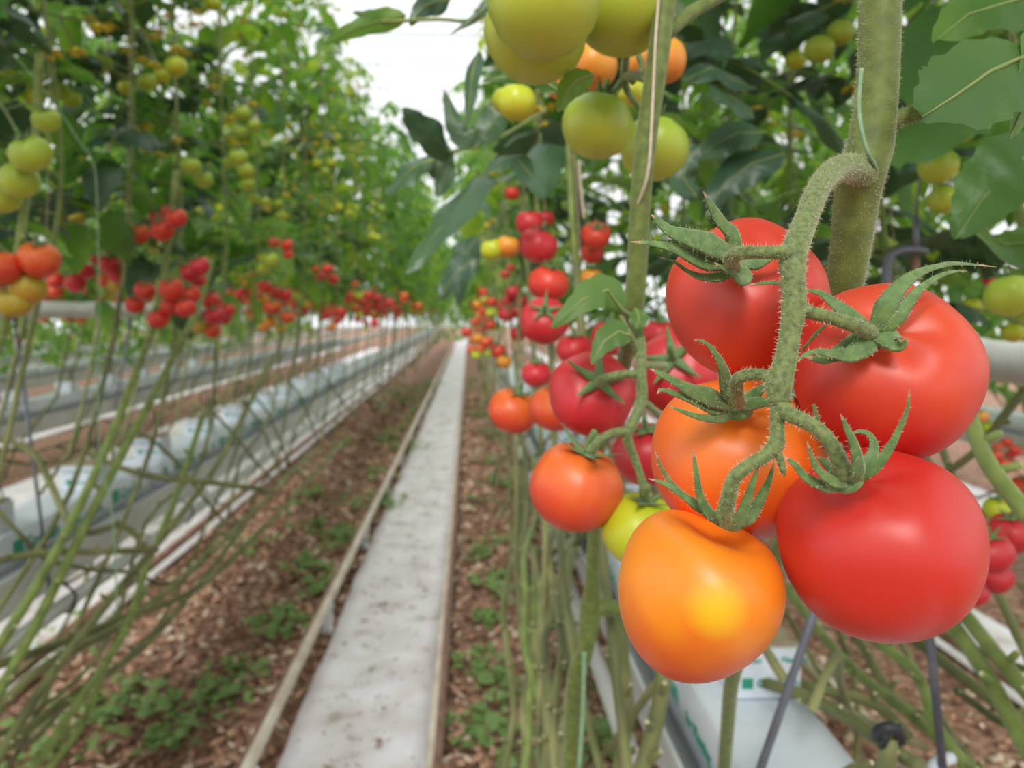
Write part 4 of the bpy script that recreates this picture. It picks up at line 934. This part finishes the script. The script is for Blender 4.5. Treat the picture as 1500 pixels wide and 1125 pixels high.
def rank_labels(items, where):
    out = []
    for k, z in items:
        same = sorted([zz for kk, zz in items if kk == k], reverse=True); cw = COLW[K[k]]
        if len(same) == 1: s_, g = f'{cw} tomato in the bunch {where}', None
        elif z == same[0] and same.count(z) == 1: s_, g = f'{cw} tomato, topmost in the bunch {where}', None
        elif z == same[-1] and same.count(z) == 1: s_, g = f'{cw} tomato, lowest in the bunch {where}', None
        else: s_, g = f'{cw} tomato midway in the bunch {where}', f'middle {cw} tomatoes of the bunch {where}'
        out.append((s_, g))
    return out
for wi, (where, items) in enumerate(BUNCH):
    rr = random.Random(wi); big = max(i[3] for i in items); base = RREAL*1.05*FPX/big; its = []
    for (k, px, py, rp) in items:
        d = base*(1+.25*(1-rp/big))*rr.uniform(.98, 1.02); its.append((k, at(px, py, d), rp*d/FPX))
    labs = rank_labels([(k, -py) for (k, px, py, rp) in items], where)
    hubs = []
    for (k, c, r_), (lb_, g) in zip(its, labs):
        ax = Vector((rr.uniform(-.4, .4), rr.uniform(-.7, .1), 1)).normalized()
        hubs.append(put_tomato(K[k], c, r_, ax, lb_, g, rr.randrange(99)))
    stalk_for(its, hubs, where)
# many small bunches fading with the rows
def far_bunch(x, y, z, n, r_, lab, g, green=False):
    hubs = []
    for q in range(n):
        k = r_.choice('GGY') if green else r_.choice('RRRPPOAY' if q > n-3 else 'RRRPO')
        c = Vector((x+r_.gauss(0, .035), y+r_.gauss(0, .035), z-q*.035+r_.gauss(0, .01))); rad = r_.uniform(.022, .03)
        hubs.append(put_tomato(K[k], c, rad, Vector((r_.uniform(-.4, .4), -.2, 1)).normalized(), lab, g, r_.randrange(99)))
    stalk_for(None, hubs, '')
r_ = random.Random(9)
for k in range(9):
    far_bunch(-.98+r_.uniform(-.08, .12), 5.2+k*.62, r_.uniform(1.38, 1.62), 5, r_, 'tiny ripening tomato in the red band along the vanishing left row', 'far ripe tomatoes of the left row')
for k in range(6):
    far_bunch(.14+r_.uniform(-.1, .08), 2.7+k*.8, r_.uniform(1.36, 1.56), 4, r_, 'tiny ripening tomato along the vanishing right row', 'far ripe tomatoes of the right row')
for k in range(5):
    far_bunch(-.85+r_.uniform(-.1, .1), 3.0+k*.9, r_.uniform(1.95, 2.5), 3, r_, 'tiny green tomato scattered in the left wall of foliage', 'far green tomatoes of the left row', True)
# all the smaller ones beyond these
mb = MB(); KM = ['red', 'pink', 'orange', 'amber', 'lime']
ball = [(math.sin(th)*math.cos(2*PI*j/8), math.sin(th)*math.sin(2*PI*j/8), .88*math.cos(th)) for th in (.5, 1.2, 1.9, 2.6) for j in range(8)]
bf = [(i*8+j, (i+1)*8+j, (i+1)*8+(j+1) % 8, i*8+(j+1) % 8) for i in range(3) for j in range(8)]+[tuple(range(7, -1, -1)), tuple(24+j for j in range(8))]
for k in range(330):
    q = k % 6
    X = (-1.0, -1.0, -1.42, .14, -2.6, -2.9)[q]; y = (10.5, 4, 4.6, 7.5, 4.8, 5.2)[q]+r_.random()*(18, 6, 9, 18, 9, 9)[q]; g = r_.random() < .10
    z = r_.uniform(1.9, 2.7) if g else r_.uniform(1.50, 1.70)
    if q == 1 and not g: y += 4
    for n_ in range(5):
        c = Vector((X+r_.gauss(0, .05), y+r_.gauss(0, .05), z-n_*.03)); R_ = r_.uniform(.022, .032)
        mb.add([c+Vector(v)*R_ for v in ball], bf, 4 if g else r_.choice((0, 0, 0, 1, 1, 2, 3)))
tag(mb.build('distant_tomatoes', [M[k_] for k_ in KM]), 'countless tiny red and green tomatoes far down all the rows', 'tomatoes', None, 'stuff')

# ------------------------------------------------------------------ near details
# gutter hanger with hook, rods and wire
t = empty('gutter_hanger', at(1325, 365, .98)); tag(t, 'grey steel hook on a thin wire with two rods, behind the right big tomatoes', 'hanger')
ap = at(1322, 425, .98)
b = MB(); b.tube(smooth_path([at(1300, 440, .98), at(1298, 400, .98), at(1303, 376, .98), at(1318, 367, .98), at(1340, 366, .98), at(1356, 369, .98)], 4), .0085, 8, flat=.6); b.build('hook', M['steel'], t)
b = MB(); b.tube([at(1340, 376, .985), at(1341, 400, .985), at(1342, 412, .985)], [.006, .0055, .004], 8); b.build('bolt', M['rust'], t)
b = MB(); b.tube([at(1341, 366, .98), at(1342, 320, .98)], .004, 6); b.tube([at(1342, 322, .98), at(1352, 190, .98), at(1366, 40, .98), at(1376, -60, .98)], .0016, 5); b.build('wire', M['steel'], t)
for a_, c_ in (((1240, 760), (1104, 1155)), ((1345, 760), (1381, 1125))):
    b = MB(); b.tube([at(1300 if a_[0] < 1300 else 1335, 430, .98), at(*a_, .93), at(*c_, .86 if c_[0] < 1200 else .94)], .0052, 8); b.build('rod', M['steel'], t)
b = MB(); b.tube(smooth_path([at(1395, 1110, .955), at(1375, 1116, .95), at(1366, 1128, .95)], 3), .008, 7); b.build('rod_sleeve', M['film'], t)
# left hanger rods
for px, top_, bot, d, lab in ((25, (22, 470), (76, 885), 2.0, 'thin dark steel rod hanging before the left slabs, at the left edge'), (172, (190, 480), (168, 600), 3.0, 'thin short steel rod behind the left bare stems')):
    t = empty('hanger_rod', at(*top_, d)); tag(t, lab, 'rod')
    b = MB(); b.tube([at(*top_, d), at((top_[0]+bot[0])/2, (top_[1]+bot[1])/2, d), at(*bot, d)], .0042, 6); b.build('rod', M['steel'], t)
    b = MB(); b.tube([at(top_[0]-2, top_[1]-14, d), at(*top_, d)], .008, 6); b.build('cap', M['steel'], t)
# twines
b = MB(); b.tube(smooth_path([at(20, 80, 1.5), at(75, 145, 1.5), at(115, 205, 1.5), at(138, 245, 1.5), at(143, 330, 1.5), at(146, 450, 1.5), at(145, 650, 1.5), at(165, 760, 1.5), at(172, 900, 1.5)], 4), .0016, 5); tag(b.build('twine', M['twine_green']), 'pale green twine bent through the left foliage and hanging past the pipe', 'twine')
b = MB(); b.tube(smooth_path([at(856, 955, .9), at(854, 1040, .9), at(848, 1130, .9)], 4), .0028, 6); tag(b.build('twine', M['twine_green']), 'green twine hanging below the knobbly stem left of the slabs', 'twine')
b = MB(); b.tube(smooth_path([at(848, 235, .8), at(850, 270, .8), at(856, 320, .8)], 4), .0018, 6); tag(b.build('twine', M['twine']), 'short tan twine on the thin stem under the round green tomato', 'twine')
# black clip and cut stem at lower right
t = empty('drip_clip', at(1303, 1078, .9)); tag(t, 'black plastic drip clip on a cut green stem at the bottom right', 'clip')
b = MB(); b.tube(smooth_path([at(1284, 1080, .9), at(1290, 1068, .89), at(1304, 1066, .885), at(1316, 1072, .89), at(1318, 1086, .9)], 4), .007, 8); b.tube([at(1296, 1072, .89), at(1294, 1095, .9)], .006, 7); b.tube([at(1312, 1068, .89), at(1320, 1064, .89)], .005, 6); b.build('clip', M['black'], t)
b = MB(); b.tube([at(1303, 1080, .9), at(1300, 1100, .9), at(1297, 1150, .92)], [.010, .011, .012], 10); b.build('stem_stub', M['old_stem'], t)
# bare stems lying along the back of the right gutter
def lying(spec, label, rad, mat='old_stem', group=None):
    P_, R_ = smooth_path([at(*s_) for s_ in spec], 5, [rad]*len(spec)); mb_ = MB(); mb_.tube(P_, R_, 8)
    rr = random.Random(int(spec[0][0]))
    for i in range(2, len(P_)-1, 4):
        d = Vector((rr.uniform(-1, 1), -.3, rr.uniform(0, 1))).normalized(); mb_.tube([P_[i], P_[i]+d*(rad*2.2), P_[i]+d*(rad*2.8)], [rad*.6, rad*.5, rad*.35], 6); mb_.tube([P_[i]+d*(rad*2.8), P_[i]+d*(rad*2.9)], [rad*.35, rad*.2], 6, 1)
    tag(mb_.build('bare_vine', [M[mat], M['scar']]), label, 'vine stem', group)
lying([(1120, 820, 1.7), (1230, 960, 1.35), (1350, 1060, 1.1), (1440, 1140, 1.0)], 'bare green vine stem crossing low between the two steel rods', .0085, 'stem')
lying([(1120, 1000, 1.1), (1180, 1020, 1.05), (1240, 1050, 1.0), (1290, 1085, .95), (1350, 1125, .9)], 'bare olive vine stem running from the white cube to the black clip', .009)
lying([(1125, 985, 1.2), (1200, 1010, 1.1), (1280, 1030, 1.05), (1330, 1080, 1.0)], 'bare olive vine stem just above the one reaching the black clip', .008)
lying([(1230, 900, 1.6), (1260, 940, 1.5), (1300, 1010, 1.35), (1360, 1060, 1.3), (1420, 1110, 1.2)], 'pale bare vine stem with knobs starting under the largest tomato', .009)
lying([(1270, 930, 1.2), (1340, 985, 1.1), (1370, 1060, 1.0), (1420, 1130, .95)], 'dark green bare vine stem passing just right of the right steel rod', .008, 'stem')
lying([(1370, 880, 1.1), (1440, 980, .95), (1500, 1090, .85), (1530, 1140, .8)], 'thick green bare vine stem at the lower right, middle of three', .010, 'stem')
lying([(1390, 870, 1.1), (1460, 960, .95), (1510, 1020, .88), (1560, 1080, .8)], 'thick green bare vine stem at the lower right, uppermost of three', .0095, 'stem')
lying([(1310, 910, 1.3), (1400, 985, 1.15), (1480, 1045, 1.05), (1540, 1090, 1.0)], 'pale knobbed vine stem at the lower right, lowest of three', .0085)
lying([(1330, 900, 1.5), (1400, 935, 1.35), (1460, 965, 1.2), (1530, 990, 1.1)], 'thin pale vine stem lying before the bright white sheet', .006)
lying([(1400, 1010, 1.2), (1440, 1040, 1.15), (1470, 1060, 1.1), (1530, 1085, 1.05)], 'short pale stem end in the lower right corner', .006)
lying([(1410, 560, .7), (1430, 640, .65), (1455, 690, .6), (1510, 760, .55)], 'smooth green stem crossing the gap at the right edge below the pipe', .0068, 'stem')
lying([(1510, 560, 1.1), (1470, 610, 1.1), (1430, 660, 1.15), (1390, 690, 1.2)], 'knobbed olive stem slanting up at the right edge below the pipe', .006)
# stems of the left foreground
lying([(-20, 975, 1.45), (70, 830, 1.6), (150, 670, 1.85), (205, 530, 2.1), (235, 440, 2.3), (258, 250, 2.4)], 'bright green bare stem rising from the left edge to the dense red bunch', .010, 'stem')
lying([(-20, 1050, 1.4), (60, 900, 1.55), (150, 720, 1.8), (230, 570, 2.1), (290, 450, 2.4), (310, 380, 2.5)], 'bright green bare stem close to the right of the leftmost rising one', .010, 'stem')
lying([(-20, 640, 1.9), (50, 665, 1.85), (110, 775, 1.75), (180, 770, 1.8), (220, 810, 1.85)], 'bent olive stem crossing the printed slab at the left', .008)
lying([(130, 665, 2.0), (190, 690, 2.0), (240, 700, 2.0), (320, 708, 2.1), (400, 720, 2.3)], 'dark olive stem lying level across the left slabs', .008)
lying([(-20, 825, 1.6), (60, 810, 1.65), (150, 808, 1.75), (230, 805, 1.9)], 'olive stem lying along the lower side of the left gutter', .008)
lying([(-20, 1140, 1.35), (60, 1010, 1.5), (160, 880, 1.75), (260, 760, 2.1), (330, 660, 2.5), (400, 520, 3.0)], 'long green bare stem arching over the left litter, upper of the low ones', .0095)
lying([(40, 1140, 1.5), (100, 1050, 1.6), (180, 930, 1.8), (215, 830, 2.0), (260, 720, 2.3), (300, 600, 2.6)], 'steep green bare stem over the left litter', .009, 'stem')
lying([(-20, 980, 1.6), (80, 945, 1.75), (180, 905, 2.0), (290, 860, 2.4), (400, 760, 3.2), (500, 650, 4.5)], 'brown olive vine stem lying low beside the left litter', .011)
lying([(-20, 1060, 1.5), (60, 980, 1.65), (200, 900, 2.0), (330, 790, 2.6), (460, 660, 4.0)], 'brown olive vine stem beneath the long arching one', .011)
lying([(-20, 1120, 1.5), (90, 1030, 1.7), (200, 955, 2.0), (280, 870, 2.5), (350, 780, 3.0)], 'brown olive vine stem nearest the floor at the lower left', .010)
lying([(60, 1140, 1.6), (120, 1060, 1.7), (170, 940, 1.9), (215, 860, 2.1)], 'short green bare stem end at the lower left', .008, 'stem')
lying([(5, 490, 1.3), (25, 380, 1.3), (38, 290, 1.35), (52, 200, 1.4), (58, 80, 1.4)], 'upright green stem with a string at the left edge through the big bunch', .0075, 'stem')
lying([(905, 1140, 1.0), (918, 1040, 1.0), (912, 960, 1.05), (908, 900, 1.1)], 'thin green stem rising before the right gutter, left one', .0095)
lying([(935, 1140, .9), (955, 1080, .92), (968, 1020, .93), (975, 960, .95)], 'pale stem rising before the right gutter, beside the amber tomato base', .0105)

for i, (x0, x1, x2, dd) in enumerate([(752, 748, 742, 1.9), (768, 770, 765, 1.75), (780, 776, 786, 1.6), (792, 800, 796, 1.5), (806, 803, 815, 1.45), (818, 826, 822, 1.4), (830, 828, 846, 1.35), (760, 784, 776, 1.65), (812, 790, 806, 1.55), (842, 838, 832, 1.3)]):
    jr = random.Random(i+40); J = lambda: jr.uniform(-11, 11)
    lying([(x0, 640+12*i, dd*1.9), (x0+6+J()*.4, 720+10*i, dd*1.5), (x1+J()*.7, 810, dd*1.22), (x1+J(), 880, dd*1.1), (x1+J(), 950, dd*1.03), (x2+J(), 1030, dd*.95), (x2+J(), 1090, dd*.92), (x2+J(), 1150, dd*.88)],
          ['pale knobbed bare stem in the bundle left of the right gutter, outermost one', 'bare green stem in the bundle left of the right gutter', ][0 if i == 0 else 1], .0085-.0004*(i % 3), ['old_stem', 'stem'][i % 5 == 2], 'bundled stems left of the right gutter' if i else None)
